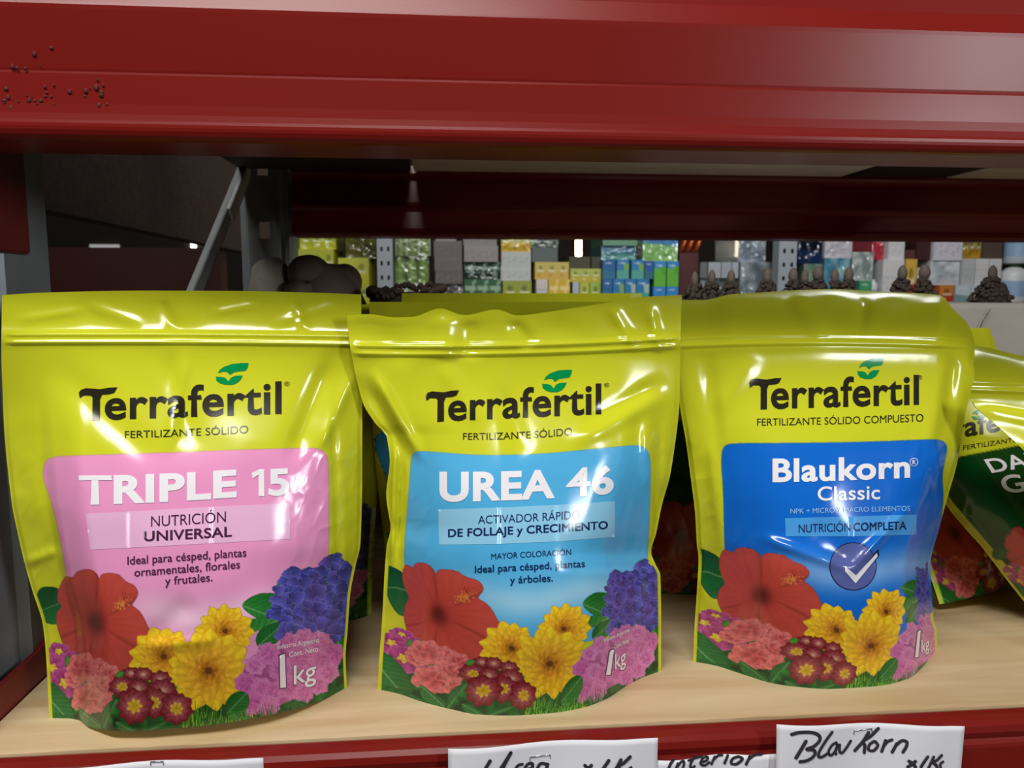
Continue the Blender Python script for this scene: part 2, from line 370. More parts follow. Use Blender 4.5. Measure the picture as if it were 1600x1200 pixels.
    cv.fill(round_poly([(380, 1040), (400, 1020), (440, 1010), (470, 985), (500, 990), (532, 1022), (520, 1060), (490, 1085), (450, 1095), (420, 1112), (392, 1112), (376, 1075)]), lambda X, Y: mixc((150, 66, 120), (206, 120, 176), fbm(X, Y, 10, 3)))
    pk = [(398, 1040), (384, 1068), (420, 1022), (455, 1005), (475, 998), (500, 1005), (520, 1022), (512, 1050), (496, 1070), (410, 1075), (440, 1045), (470, 1030), (428, 1080), (455, 1075), (480, 1055), (395, 1100), (420, 1105), (500, 1030), (475, 1082)]
    for i, (x, y) in enumerate(pk):
        q = R_.random(); fringed(x, y, R_.uniform(17, 22), (196, 92, 158), np.array([224, 142, 196])*(1-q)+np.array([206, 112, 176])*q)
    # leaves and grass in front of the ground
    leaf(cv, s3([(45, 1080), (50, 1020), (90, 970), (150, 945), (200, 970), (210, 1030), (170, 1100), (80, 1140)]), (16, 96, 36), (40, 140, 52), ((352, 1118), (388, 1080)), seed=9)
    for i in range(900):
        x = R_.uniform(285, 552); y = 1150-abs(x-350)*.17+R_.uniform(-14, 6)
        if x > 395 and R_.random() < .3: continue
        h = R_.uniform(10, 30)*(1.35 if 290 < x < 345 else 1); d = R_.uniform(-7, 7)
        cv.fill([(x-1.0, y), (x+1.0, y), (x+d, y-h)], R_.choice([(30, 110, 36), (70, 158, 44), (120, 190, 50), (160, 208, 60), (20, 84, 34)] if x < 400 else [(24, 92, 40), (46, 118, 60), (90, 150, 90), (20, 74, 34)]))
    # violet primroses at the left
    vi = lambda x, y, R, sq=1.0, eye=(222, 196, 60): bloom(cv, x, y, R, 5, (150, 52, 104), (192, 84, 150), frill=.25, edge=(214, 130, 180), sq=sq, wid=R*.62, rot=R_.random(), eye=eye, eye_r=.28)
    vi(92, 1018, 20, .8); vi(110, 1030, 17, .8, None); vi(82, 1044, 24); vi(101, 1067, 27)
    leaf(cv, z2([(150, 720), (165, 690), (185, 690), (180, 740), (160, 760)], 3.75, 60, 840), (60, 130, 40), (110, 170, 60), ((102, 1040), (108, 1026)))
    leaf(cv, z2([(210, 705), (215, 680), (240, 675), (255, 710), (230, 725)], 3.75, 60, 840), (70, 120, 50), (130, 160, 80), ((118, 1028), (126, 1022)))
    # coral cluster
    co = lambda x, y, R, sq=1.0: bloom(cv, x, y, R, 6, (190, 66, 74), (236, 130, 128), frill=.22, edge=(240, 150, 146), sq=sq, layers=2, wid=R*.58, rot=R_.random()*6)
    for a in ((116, 1060, 17), (152, 1046, 20), (170, 1058, 22), (128, 1044, 26), (160, 1076, 22), (163, 1099, 17), (137, 1093, 27)): co(*a)
    # maroon auriculas with pale rays and yellow eyes
    def auric(x, y, R, sq=1.0, eye=True):
        bloom(cv, x, y, R, 9, (214, 130, 136), (118, 26, 34), frill=.18, edge=(88, 20, 28), sq=sq, wid=R*.46, rot=R_.random())
        bloom(cv, x, y, R*.62, 11, (238, 190, 160), (150, 54, 60), frill=.1, sq=sq, wid=R*.07, rot=R_.random())
        if eye: bloom(cv, x, y, R*.42, 7, (206, 160, 30), (236, 200, 70), frill=.2, sq=sq, wid=R*.13)
    for a in ((205, 1052, 17, .6, False), (224, 1054, 17, .7, False), (191, 1073, 23, .8), (216, 1076, 19, .9, False), (250, 1062, 19, .8, False), (254, 1080, 24, .9, False), (241, 1098, 26, 1), (210, 1103, 31, .95), (276, 1107, 27, 1.02)): auric(*a)
    leaf(cv, z2([(450, 800), (475, 778), (505, 785), (495, 815), (460, 825)], 3.75, 60, 840), (60, 140, 50), (100, 170, 70), ((180, 1056), (194, 1050)))
    # broad leaves along the lower edge
    for pts, ax, sd in ((((62, 1078), (80, 1062), (100, 1082), (112, 1100), (118, 1130), (70, 1128)), ((66, 1080), (110, 1128)), 1),
                        (((120, 1100), (132, 1112), (160, 1128), (158, 1140), (126, 1132)), ((122, 1106), (156, 1136)), 2),
                        (((160, 1140), (158, 1112), (170, 1096), (186, 1090), (184, 1102), (172, 1112), (168, 1140)), ((162, 1136), (182, 1094)), 3),
                        (((178, 1128), (190, 1126), (206, 1136), (222, 1146), (196, 1148), (184, 1138)), ((180, 1128), (214, 1146)), 4),
                        (((222, 1146), (236, 1132), (254, 1128), (262, 1126), (256, 1136), (240, 1142)), ((224, 1146), (260, 1128)), 5),
                        (((60, 1120), (90, 1112), (130, 1128), (150, 1146), (70, 1150)), ((62, 1130), (146, 1146)), 6)):
        leaf(cv, pts, (22, 96, 44), (66, 150, 72), ax, seed=sd)
    return cv.down(2)
BORDER = draw_border()
def tps(src, dst, reg=1.0):
    src = np.array(src, float); dst = np.array(dst, float); n = len(src)
    U = lambda r2: np.where(r2 > 0, r2*np.log(np.maximum(r2, 1e-9)), 0)
    K = U(((src[:, None]-src[None])**2).sum(2))+np.eye(n)*reg*1000
    P = np.c_[np.ones(n), src]; A = np.zeros((n+3, n+3)); A[:n, :n] = K; A[:n, n:] = P; A[n:, :n] = P.T
    w = np.linalg.solve(A, np.r_[dst, np.zeros((3, 2))])
    def f(x, y):
        sh = np.shape(x); x = np.ravel(x); y = np.ravel(y); out = np.empty((len(x), 2))
        for i in range(0, len(x), 40000):
            xx = x[i:i+40000]; yy = y[i:i+40000]
            k = U((xx[:, None]-src[None, :, 0])**2+(yy[:, None]-src[None, :, 1])**2)
            out[i:i+40000] = k @ w[:n]+np.c_[np.ones(len(xx)), xx, yy] @ w[n:]
        return out[:, 0].reshape(sh), out[:, 1].reshape(sh)
    return f
LM1 = [(155.5, 902.7), (150.7, 970.7), (216, 928), (236, 985), (88, 962.7), (100, 902.7), (76, 946.7), (81, 1044), (100, 1066.7), (137, 1093), (128, 1045), (166.7, 1058.7), (210.7, 1102.7), (277, 1106.7), (193, 1073), (254, 1028), (325.8, 1045.8), (352, 987.5), (361, 942.7), (365, 1011), (405, 927), (528.5, 867), (421, 952.7), (380, 1072), (475, 984), (530, 1024), (395.6, 1117), (545, 1072), (77, 1122), (350, 1130)]
LM2 = [(681.4, 895.7), (685.3, 957.5), (755.7, 918.5), (782.8, 974.8), (632, 953), (633, 882.7), (619, 914), (610.6, 1004), (630, 1027.9), (677.7, 1062.5), (665.8, 1020), (711, 1037.6), (755.7, 1078.8), (819.6, 1086), (741.6, 1052.8), (798, 1014.9), (859, 1035.7), (880.7, 984), (895, 941), (895, 1003), (930, 925.5), (1009, 876), (944.8, 950), (905.5, 1047), (977, 977), (1023.5, 1002), (912, 1096), (1034, 1048), (590, 1077), (870, 1112)]
LM3 = [(1190.8, 869.6), (1190.8, 928), (1264.8, 894.6), (1287.7, 946.7), (1121.7, 928), (1130.4, 859), (1109.6, 890.4), (1100, 972.7), (1120, 995.6), (1179.4, 1025.8), (1170, 984), (1213.75, 1003), (1260.6, 1046.7), (1321, 1052.5), (1248, 1018.5), (1305.5, 986), (1361, 1007.5), (1385, 957.5), (1390, 918.7), (1395, 977.5), (1425, 906), (1452.5, 880), (1431, 920), (1400, 1020), (1450, 960), (1490, 985), (1402.5, 1062), (1500, 1008), (1083, 1033), (1370, 1071)]
WARP2 = tps(LM2, LM1, .05); WARP3 = tps(LM3, LM1, .05); WARP1 = lambda x, y: (np.asarray(x, float), np.asarray(y, float))

# ---------------------------------------------------------------- lettering and flat print shapes
_GL = {}
def glyphs(s, bold=0.0, shear=0.0):
    k = (s, bold, shear)
    if k not in _GL:
        cu = bpy.data.curves.new('t', 'FONT'); cu.body = s; cu.resolution_u = 6; cu.shear = shear; cu.space_character = 1.0+bold*1.2
        o = bpy.data.objects.new('t', cu); COL.objects.link(o)
        dg = bpy.context.evaluated_depsgraph_get(); me = bpy.data.meshes.new_from_object(o.evaluated_get(dg))
        V = np.array([v.co[:2] for v in me.vertices]); Fc = [tuple(p.vertices) for p in me.polygons]
        bpy.data.objects.remove(o); bpy.data.curves.remove(cu); bpy.data.meshes.remove(me); _GL[k] = (V, Fc)
    return _GL[k]
CAPH = None
def grown(V, faces, d):
    """how far each outline point moves when the strokes get heavier by d on every side"""
    E = {}
    for f in faces:
        q = V[list(f)]; ar = np.sum(q[:, 0]*np.roll(q[:, 1], -1)-np.roll(q[:, 0], -1)*q[:, 1]); f = list(f) if ar > 0 else list(f)[::-1]
        for k in range(len(f)): E[(f[k], f[(k+1) % len(f)])] = 1
    N = [[] for _ in V]
    for (p, q) in E:
        if (q, p) in E: continue
        t = V[q]-V[p]; L = np.hypot(*t)
        if L > 1e-7: n = np.array([t[1], -t[0]])/L; N[p].append(n); N[q].append(n)
    out = np.zeros_like(V)
    for k, ns in enumerate(N):
        if len(ns) == 1: out[k] = ns[0]*d
        elif ns:
            m = np.sum(ns, 0); l = np.hypot(*m)
            if l > 1e-6: m = m/l; out[k] = m*d*min(1.6, 1/max(.3, float(np.dot(m, ns[0]))))
    return out
class Decals:
    """print lying on a surface: shapes in photo pixels, each with a colour and a layer"""
    def __init__(s): s.items = []
    def add(s, V, Fc, col, layer): s.items.append((np.array(V, float), Fc, col, layer)); return s
    def poly(s, pts, col, layer=1): return s.add(pts, [tuple(range(len(pts)))], col, layer)
    def text(s, body, x0, x1, y0, y1, c0, c1, col, bold=0.0, sag=0.0, layer=2, shear=0.0, slant=0.0):
        global CAPH
        if CAPH is None: CAPH = glyphs('H')[0][:, 1].max()
        V, Fc = glyphs(body, bold, shear); a, b = V[:, 0].min(), V[:, 0].max(); t = (V[:, 0]-a)/(b-a)
        cap = (c0+(c1-c0)*t)/(CAPH+bold*1.4); sx = (x1-x0)/(b-a+bold*1.4)
        x = x0+bold*.7*sx+(V[:, 0]-a)*sx+slant*V[:, 1]; y = y0+(y1-y0)*t+sag*4*t*(1-t)-(V[:, 1]+bold*.7)*cap
        if bold < .01: return s.add(np.c_[x, y], Fc, col, layer)
        G = grown(V, Fc, bold*.7); cp = np.interp(V[:, 0], [a, b], [c0, c1])/(CAPH+bold*1.4)
        return s.add(np.c_[x+G[:, 0]*sx, y-G[:, 1]*cp], Fc, col, layer)
    def stroke(s, pts, w, col, layer=2):
        p = np.array(pts, float)
        if len(p) > 2:
            q = []; e = np.vstack([2*p[0]-p[1], p, 2*p[-1]-p[-2]])
            for i in range(len(p)-1):
                for t in np.linspace(0, 1, 7)[:-1]:
                    a, b, c, d = e[i:i+4]; q.append(.5*((2*b)+(-a+c)*t+(2*a-5*b+4*c-d)*t*t+(-a+3*b-3*c+d)*t**3))
            p = np.array(q+[p[-1]])
        d = np.gradient(p, axis=0); d /= np.maximum(np.linalg.norm(d, axis=1), 1e-6)[:, None]; n = np.c_[-d[:, 1], d[:, 0]]*w/2
        V = np.vstack([p+n, p-n]); k = len(p); F = [(i, i+1, k+i+1, k+i) for i in range(k-1)]; s.add(V, F, col, layer)
        for c in (p[0], p[-1]):
            s.poly([(c[0]+w/2*math.cos(t), c[1]+w/2*math.sin(t)) for t in np.linspace(0, 6.283, 13)[:-1]], col, layer)
        return s
    def build(s, P, step=5.0):
        """P(px, py, lift) -> world points; returns vertices, triangles, colours"""
        VV, TT, CC = [np.zeros((0, 3))], [np.zeros((0, 3), int)], [np.zeros((0, 3))]; n = 0
        for V, Fc, col, layer in s.items:
            bm = bmesh.new(); vs = [bm.verts.new((x, y, 0)) for x, y in V]
            for f in Fc:
                try: bm.faces.new([vs[i] for i in f])
                except ValueError: pass
            bm.normal_update(); bmesh.ops.triangulate(bm, faces=bm.faces)
            lo, hi = V.min(0), V.max(0)
            for ax, no in ((0, (1, 0, 0)), (1, (0, 1, 0))):
                for c in np.arange(math.ceil(lo[ax]/step)*step, hi[ax], step):
                    bmesh.ops.bisect_plane(bm, geom=bm.verts[:]+bm.edges[:]+bm.faces[:], plane_co=[c if i == ax else 0 for i in range(3)], plane_no=no)
            bmesh.ops.triangulate(bm, faces=bm.faces)
            bm.verts.index_update(); v2 = np.array([v.co[:2] for v in bm.verts])
            T = np.array([[v.index for v in f.verts] for f in bm.faces]); bm.free()
            # same winding for every triangle (screen clockwise = facing the viewer)
            e1 = v2[T[:, 1]]-v2[T[:, 0]]; e2 = v2[T[:, 2]]-v2[T[:, 0]]; sw = e1[:, 0]*e2[:, 1]-e1[:, 1]*e2[:, 0] > 0
            T[sw] = T[sw][:, ::-1]
            VV.append(P(v2[:, 0], v2[:, 1], 0.00016*layer)); TT.append(T+n); CC.append(np.tile(lin(col), (len(v2), 1))); n += len(v2)
        return np.vstack(VV), np.vstack(TT), np.vstack(CC)
BLACK = (44, 40, 30)
def logo(d, x0, x1, y0, y1, c0, c1, lf, dark=BLACK, green=(0, 146, 78)):
    """word mark: wavy T, the rest of the word in heavy lower case, two green leaves over it"""
    w = x1-x0; T = [(340, 470), (350, 456), (372, 449), (430, 455), (470, 448), (506, 447), (492, 472), (470, 478), (440, 480), (431, 500), (431, 595), (398, 597), (399, 492), (392, 483), (362, 482), (344, 494)]
    f = lambda p: (x0+(p[0]-340)/870*w, None)
    def m(p):
        t = (p[0]-340)/870; base = y0+(y1-y0)*t; cap = c0+(c1-c0)*t
        return (x0+t*w, base-(597-24*t-p[1])/145*cap)
    d.poly([m(p) for p in T], dark, 2)
    xa = x0+w*.128
    d.text('errafertil', xa, x1, y0+(y1-y0)*.128, y1, c0*.97, c1, dark, .032, 0, 2)
    la, lb, lc, ld = lf
    g = lambda pts: [(la+(x-905)/135*(lb-la), lc+(y-393)/100*(ld-lc)) for x, y in pts]
    d.poly(g([(913, 440), (922, 424), (940, 410), (975, 397), (1005, 394), (1040, 393), (1036, 412), (1028, 428), (1000, 431), (980, 435), (963, 447), (952, 434), (936, 432)]), green, 2)
    d.poly(g([(905, 456), (930, 457), (945, 462), (957, 477), (968, 460), (985, 452), (1016, 450), (1008, 468), (995, 483), (975, 493), (945, 493), (922, 486), (908, 474)]), green, 2)
# ---------------------------------------------------------------- pouches
YELLOW = (208, 211, 42)
def grid_faces(nv, nu):
    i = np.arange(nv*nu).reshape(nv, nu)
    return np.stack([i[:-1, :-1], i[1:, :-1], i[1:, 1:], i[:-1, 1:]], -1).reshape(-1, 4)
def crease(px, py, x0, y0, x1, y1, w, amp):
    dx, dy = x1-x0, y1-y0; L2 = dx*dx+dy*dy
    t = ((px-x0)*dx+(py-y0)*dy)/L2; d = ((px-x0)*dy-(py-y0)*dx)/math.sqrt(L2)
    return amp*np.exp(-(d/w)**2)*smooth(-.15, .25, t)*smooth(1.15, .75, t)
class FrontPouch:
    """a filled stand-up pouch: outline measured on the photograph, depth from its bottom curve on the shelf and its own bulge"""
    def __init__(s, top, right, bottom, left, zip_, pad=.014, lift=0.0, creases=(), warp=WARP1, seed=0, lean=.007, near=0.0, flange=9):
        s.T = spline(*zip(*top)); s.B = spline(*zip(*bottom))
        s.R = spline(*zip(*[(y, x) for x, y in right])); s.L = spline(*zip(*[(y, x) for x, y in left]))
        s.bl = np.array(bottom[0], float); s.br = np.array(bottom[-1], float); s.zip = zip_; s.pad = pad; s.lift = lift
        s.creases = creases; s.warp = warp; s.seed = seed; s.flange = flange
        yl = onZ(*s.bl, 0.0)[1]; yr = onZ(*s.br, 0.0)[1]; s.yl, s.yr = yl-near, yr; s.lean = lean
    def uv(s, px, py):
        l, r = s.L(py), s.R(py); u = np.clip((px-l)/(r-l), 0, 1); t = s.T(px); b = s.B(px); return u, np.clip((py-t)/(b-t), 0, 1), l, r
    def bulge(s, px, py, detail=True):
        u, v, l, r = s.uv(px, py)
        xb = s.bl[0]+u*(s.br[0]-s.bl[0]); yb = s.B(xb)
        lf = s.lift*smooth(.10, .22, u)*smooth(1.0, .72, u)
        ys = s.yl+(s.yr-s.yl)*u; yg = onZ(xb, yb, lf)[..., 1]
        G = ys-yg
        e = np.minimum(px-l, r-px)                      # distance from the side seams
        cush = np.clip(1-(2*u-1)**2, 0, 1)**.6
        body = smooth(.06, .42, v)
        b = G*smooth(0.05, .85, v)+s.pad*cush*body*np.sin(np.pi*np.clip((v-.08)/.92, 0, 1))**.8
        seam = smooth(0, s.flange, e)*.75+.25*smooth(s.flange*.6, s.flange*5.5, e)
        bb = G*v**1.2
        b = bb*(1-seam)*smooth(1, .9, v)+b*(1-(1-seam)*smooth(1, .9, v))
        if detail:
            fade = smooth(1.0, .93, v)*smooth(0, .03, v)
            side = smooth(.30, .03, np.minimum(u, 1-u))
            w = (fbm(px, py, 110, s.seed, 2)-.5)*.0030*body*smooth(1, .7, v)+(fbm(px, py*.6, 40, s.seed+5, 2)-.5)*.0018*(side*body+.08)
            w = w+(fbm(px*.7, py, 34, s.seed+9, 1)-.5)*.0010*smooth(.16, .08, v)
            w = w+(np.abs(fbm(px*1.2+py*.3, py*.7, 40, s.seed+3)-.5)*-.0022+.0005)*side*smooth(.25, .5, v)
            for c in s.creases: w = w+crease(px, py, *c)
            zy = s.zip[0]+(s.zip[1]-s.zip[0])*u
            w = w+.0016*np.exp(-((py-zy)/15)**2)
            b = b+w*fade-s.lean*smooth(.15, 0, v)
        return b, ys, v, u
    def P(s, px, py, lift=0.0):
        px = np.asarray(px, float); py = np.asarray(py, float)
        b, ys, v, u = s.bulge(px, py)
        return onY(px, py, ys-b-lift)
    def grid(s, nu, nv):
        U, V = np.meshgrid(np.linspace(0, 1, nu), np.linspace(0, 1, nv))
        x = s.bl[0]+U*(s.br[0]-s.bl[0]); y = s.T(x)+V*(s.B(x)-s.T(x))
        for _ in range(14):
            l, r = s.L(y), s.R(y); x = l+U*(r-l); y = s.T(x)+V*(s.B(x)-s.T(x))
        return x, y, U, V
def make_pouch(p, root_name, label, group, panel, pcol, pedge, decals, nu=430, nv=520, glow=(255, 255, 255), label_extra=None):
    x, y, U, V = p.grid(nu, nv)
    pts = p.P(x.ravel(), y.ravel())
    # printed colours: yellow film, label panel, flower border
    x0, x1, y0, y1 = x.min()-4, x.max()+4, y.min()-4, y.max()+4
    cv = Canvas(x0, y0, x1, y1, 3); cv.rgb[:] = YELLOW; cv.a[:] = 1
    yb = max(q[1] for q in panel)
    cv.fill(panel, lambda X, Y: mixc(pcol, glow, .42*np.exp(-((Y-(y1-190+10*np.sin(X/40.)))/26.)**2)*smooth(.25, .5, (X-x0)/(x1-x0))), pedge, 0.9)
    cv.down(3)
    c, _ = cv.sample(x, y)
    wx, wy = p.warp(x, y); ac, aa = BORDER.sample(wx, wy)
    aa = aa*(wy > 842)*(wx > 22)
    l, r = p.L(y), p.R(y); aa = aa*smooth(p.flange*.55, p.flange*.75, x-l)*smooth(p.flange*.4, p.flange*.6, r-x)
    c = c*(1-aa[..., None])+ac*np.where(aa > 0, aa/np.maximum(_one(wx, wy), 1e-3), 0)[..., None]
    c = np.clip(c, 0, 255)
    V1, F1, C1 = pts, grid_faces(nv, nu), lin(c.reshape(-1, 3))
    V2, T2, C2 = decals.build(p.P)
    me = mesh_np('front_panel', np.vstack([V1, V2]), F1, T2+len(V1), np.vstack([C1, C2]))
    base = (pts.reshape(nv, nu, 3)[-1].mean(0)); base = Vector((base[0], (p.yl+p.yr)/2, 0))
    root = empty(root_name, base, label, 'fertilizer pouch', group)
    link('front_panel', me, M['film'], root)
    # back panel: same outline, bulging away from the viewer
    nb, mb = 60, 70
    xx, yy, U2, V2_ = p.grid(nb, mb)
    b, ys, v, u = p.bulge(xx.ravel(), yy.ravel(), True)
    Fp = onY(xx.ravel(), yy.ravel(), ys-b).reshape(mb, nb, 3)
    L_, R_2 = Fp[:, :1], Fp[:, -1:]
    Bp = Fp.copy(); Bp[..., 0] = L_[..., 0]+(R_2[..., 0]-L_[..., 0])*U2
    Bp[..., 2] = Fp[..., 2]
    seamY = L_[..., 1]+(R_2[..., 1]-L_[..., 1])*U2
    bb = np.maximum(seamY-Fp[..., 1], 0)
    Bp[..., 1] = np.maximum(seamY+bb*.8, Fp[..., 1])+.0012*np.minimum(1, np.minimum(U2, 1-U2)*30)
    Bp[0, :, 0] = Fp[0, :, 0]
    kt = np.clip(1-V2_/.12, 0, 1); Bp[..., 0] = Bp[..., 0]*(1-kt)+Fp[..., 0]*kt; Bp[..., 1] = Bp[..., 1]*(1-kt)+(Fp[..., 1]+.0012)*kt
    zb = Bp[-1, :, 2].copy(); Bp[..., 2] -= zb[None]*smooth(.8, 1, V2_)
    link('back_panel', mesh_np('back_panel', Bp.reshape(-1, 3), grid_faces(mb, nb)[:, ::-1]), M['film_back'], root)
    # bottom gusset between the two lower edges
    f0 = Fp[-1]; b0 = Bp[-1]; rows = [f0]
    for t in (.18, .35, .7, 1):
        q = f0*(1-t)+b0*t; q[:, 2] = f0[:, 2]*max(0, 1-t/.3); rows.append(q)
    G = np.array(rows); link('bottom_gusset', mesh_np('bottom_gusset', G.reshape(-1, 3), grid_faces(len(rows), nb)), M['film_back'], root)
    # press zip: a band with two ridges
    t = np.linspace(0, 1, 150); off = np.array([-15, -11, -8.5, -6.5, -4, -2, 1.5, 4, 6, 8, 10.5, 15]); hh = np.array([-.2, .25, .25, 1.2, 1.2, .3, .3, .3, 1.15, 1.15, .25, -.2])*.001
    A, O = np.meshgrid(t, off); H = np.repeat(hh[:, None], len(t), 1)*np.minimum(1, np.minimum(A, 1-A)*40)
    zy = p.zip[0]+(p.zip[1]-p.zip[0])*A+O+p.zip[2]*4*A*(1-A)
    l, r = p.L(zy), p.R(zy); zx = l+2+(r-l-4)*A
    Z = p.P(zx.ravel(), zy.ravel(), H.ravel()); link('zip_closure', mesh_np('zip_closure', Z, grid_faces(len(off), len(t))), M['zip'], root)
    return root
def _one(wx, wy):
    return np.ones_like(wx)
rr_ = lambda pts: round_poly(pts, 3)
# --- pink label pouch
p1 = FrontPouch(
    top=[(3, 461), (60, 457.5), (109, 456), (217, 454), (362, 454.5), (480, 457), (564, 460)],
    right=[(564, 460), (565.5, 560), (566, 640), (566, 740), (565, 800), (563, 850), (555, 886), (547, 931), (543, 987), (540, 1025), (542, 1074)],
    bottom=[(77, 1122), (105, 1122.5), (122, 1125), (141, 1137), (180, 1142), (220, 1142), (262, 1139), (337, 1132), (412, 1119), (469, 1105), (506, 1092), (542, 1074)],
    left=[(3, 461), (2.5, 500), (2, 549), (4, 610), (7, 676), (18, 784), (27, 830), (38, 878), (51, 924), (67, 976), (72, 1025), (75, 1081), (77, 1122)],
    zip_=(528, 531, -2), lift=.006, lean=.0065, seed=1, flange=8,
    creases=[(262, 700, 290, 560, 11, .0016), (300, 690, 262, 560, 16, -.0014), (455, 720, 520, 560, 17, -.0034), (500, 700, 548, 590, 11, .0022), (505, 1010, 540, 850, 9, .0022), (525, 1000, 548, 880, 6, -.002), (228, 1010, 335, 1000, 10, .0013), (235, 1000, 300, 940, 20, -.0016), (90, 575, 240, 720, 26, -.0018), (40, 880, 90, 860, 9, .0018), (95, 1120, 140, 1060, 14, -.0022), (30, 500, 130, 484, 8, .0009), (140, 478, 220, 505, 9, .0010), (330, 490, 400, 476, 7, .0009), (430, 505, 520, 478, 8, .0009), (250, 470, 275, 515, 10, -.0010), (460, 470, 480, 520, 9, -.0010), (520, 640, 530, 900, 8, -.0016)])
d1 = Decals()
logo(d1, 123, 440, 657.5, 646.6, 50, 51, (337, 388.6, 567, 601))
d1.text('®', 444, 452.5, 603, 603, 6.5, 6.5, BLACK)
d1.text('FERTILIZANTE SÓLIDO', 195, 388, 684.5, 676.5, 11, 12, BLACK, .004, 1.0)
WHT = (246, 243, 248)
d1.text('TRIPLE', 123, 370, 789, 777, 46, 43.5, WHT, .055, 2)
d1.poly([(393, 739), (405, 733.5), (413, 733), (413, 775), (404, 775.5), (404, 742), (395, 747)], WHT, 2)
d1.text('5', 419, 452, 775, 773.5, 42, 42, WHT, .05)
d1.poly([(134, 802.5), (200, 799.5), (330, 792), (453, 786), (453.5, 815), (453, 842), (330, 849), (200, 856), (141, 859), (137, 830)], (240, 186, 222), 1)
PUR = (78, 36, 66)
d1.text('NUTRICIÓN', 236, 353, 823, 815.5, 16.5, 16.5, PUR, .002, .5)
d1.text('UNIVERSAL', 225, 362.5, 846, 838.5, 16, 16, PUR, .034, .5)
d1.text('Ideal para césped, plantas', 199, 385, 882.5, 869.5, 13, 13, PUR, .014)
d1.text('ornamentales, florales', 210, 375, 901, 888, 13, 13, PUR, .014)
d1.text('y frutales.', 258, 332, 914.5, 908, 13, 13, PUR, .014)
def kilo(d, one, k, small, dark=(120, 60, 110)):
    (ax, ay, bx, by, w), (k0, k1, ky0, ky1, kc) = one, k
    for g, col, ly in ((1.6, dark, 2), (0, WHT, 3)):
        d.poly([(ax-g, ay-g), (ax+w*.35, ay-g*1.5-2), (ax+w*.9+g, ay-3-g), (bx+w+g, by+g-1), (bx-g, by+g)], col, ly)
    d.text('kg', k0-1, k1+1, ky0+1, ky1+1, kc+1.5, kc+1.5, dark, .03, layer=2); d.text('kg', k0, k1, ky0, ky1, kc, kc, WHT, .012, layer=3)
    for t, x0, x1, y0, y1, c in small: d.text(t, x0, x1, y0, y1, c, c, WHT, .012, layer=3)
kilo(d1, (437, 1025, 438, 1075, 9), (459, 494, 1070, 1061, 30), [('Industria Argentina', 433, 499, 1014.5, 1003.5, 7.5), ('Cont. Neto', 452, 497, 1027, 1018, 8.5)])
pan1 = rr_([(67, 748), (67, 735), (70, 722), (78, 715), (98, 712), (254, 707.5), (362, 703), (480, 699.5), (502, 701), (512, 712), (514, 735), (515, 802), (514, 860), (513, 900), (513, 1030), (115, 1060), (103, 900), (97, 860), (88, 815), (78, 777)])
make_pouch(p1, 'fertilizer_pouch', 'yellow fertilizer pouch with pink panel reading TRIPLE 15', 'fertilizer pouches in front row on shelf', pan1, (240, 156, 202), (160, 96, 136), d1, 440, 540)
# --- light blue label pouch
p2 = FrontPouch(
    top=[(542, 492.5), (576, 491), (617.5, 496), (645.5, 495), (687.5, 482), (726, 492.5), (775, 483.5), (810, 493), (845, 489), (915, 478.5), (967.5, 470), (1002.5, 464), (1065.5, 461)],
    right=[(1065.5, 461), (1064, 492.5), (1062, 615), (1060, 650), (1048, 737.5), (1034, 790), (1025, 834), (1017, 862), (1024, 881), (1032, 900), (1033, 969), (1033, 1048)],
    bottom=[(590, 1077), (621, 1083.5), (661, 1097), (702, 1107.5), (749, 1116.6), (796, 1118), (864, 1114), (911, 1105.5), (948, 1092), (978.5, 1072), (1005.5, 1058), (1033, 1048)],
    left=[(542, 492.5), (545, 527.5), (553, 573), (567, 629), (586, 660.5), (604, 681.5), (609, 720), (603.5, 772.5), (608, 808), (610.5, 822), (604, 855), (600.5, 901), (597, 969), (592, 1036), (590, 1077)],
    zip_=(545, 533, 6), seed=4, lean=.001, near=.006, warp=WARP2, flange=9,
    creases=[(588, 590, 655, 712, 10, .0042), (570, 600, 640, 720, 14, -.0030), (617, 700, 612, 880, 5, .0030), (628, 720, 622, 870, 6, -.0028), (560, 500, 640, 560, 24, -.0016), (690, 492, 700, 560, 22, .0022), (735, 500, 730, 560, 18, -.0018), (800, 500, 830, 540, 12, -.0018), (690, 570, 750, 660, 16, .0016), (900, 690, 1030, 620, 16, .0026), (920, 660, 1030, 600, 14, -.0022), (1010, 660, 1016, 850, 10, .0026), (1030, 670, 1024, 840, 8, -.002), (820, 700, 780, 610, 14, -.0012), (955, 480, 990, 540, 10, .0014), (1015, 480, 1030, 545, 9, .0016), (1000, 890, 1005, 1000, 8, .0024)])
d2 = Decals()
logo(d2, 665, 939.5, 659.5, 647, 47, 48, (847, 894, 577.5, 612.5))
d2.text('®', 944, 952, 605, 605, 6.5, 6.5, BLACK)
d2.text('FERTILIZANTE SÓLIDO', 723.5, 894, 687, 679.5, 10.5, 11.5, BLACK, .004, 2.5)
d2.text('UREA 46', 686.5, 959, 784, 771.5, 47, 44, WHT, .055, 3)
d2.poly([(685, 796), (780, 793), (870, 789), (961, 783), (961, 812), (960, 839), (870, 846), (780, 850), (686, 851), (685.5, 824)], (146, 206, 236), 1)
NAV = (22, 40, 92)
d2.text('ACTIVADOR RÁPIDO', 747, 906, 818.5, 810, 12.6, 12.6, NAV, .002, 1)
d2.text('DE FOLLAJE y CRECIMIENTO', 700, 950, 839.5, 826.5, 12.8, 12.8, NAV, .034, 1)
d2.text('MAYOR COLORACIÓN', 767.5, 892.5, 874, 867, 9, 9, NAV, .004)
d2.text('Ideal para césped, plantas', 742, 914, 895.5, 886, 11.5, 11.5, NAV, .016)
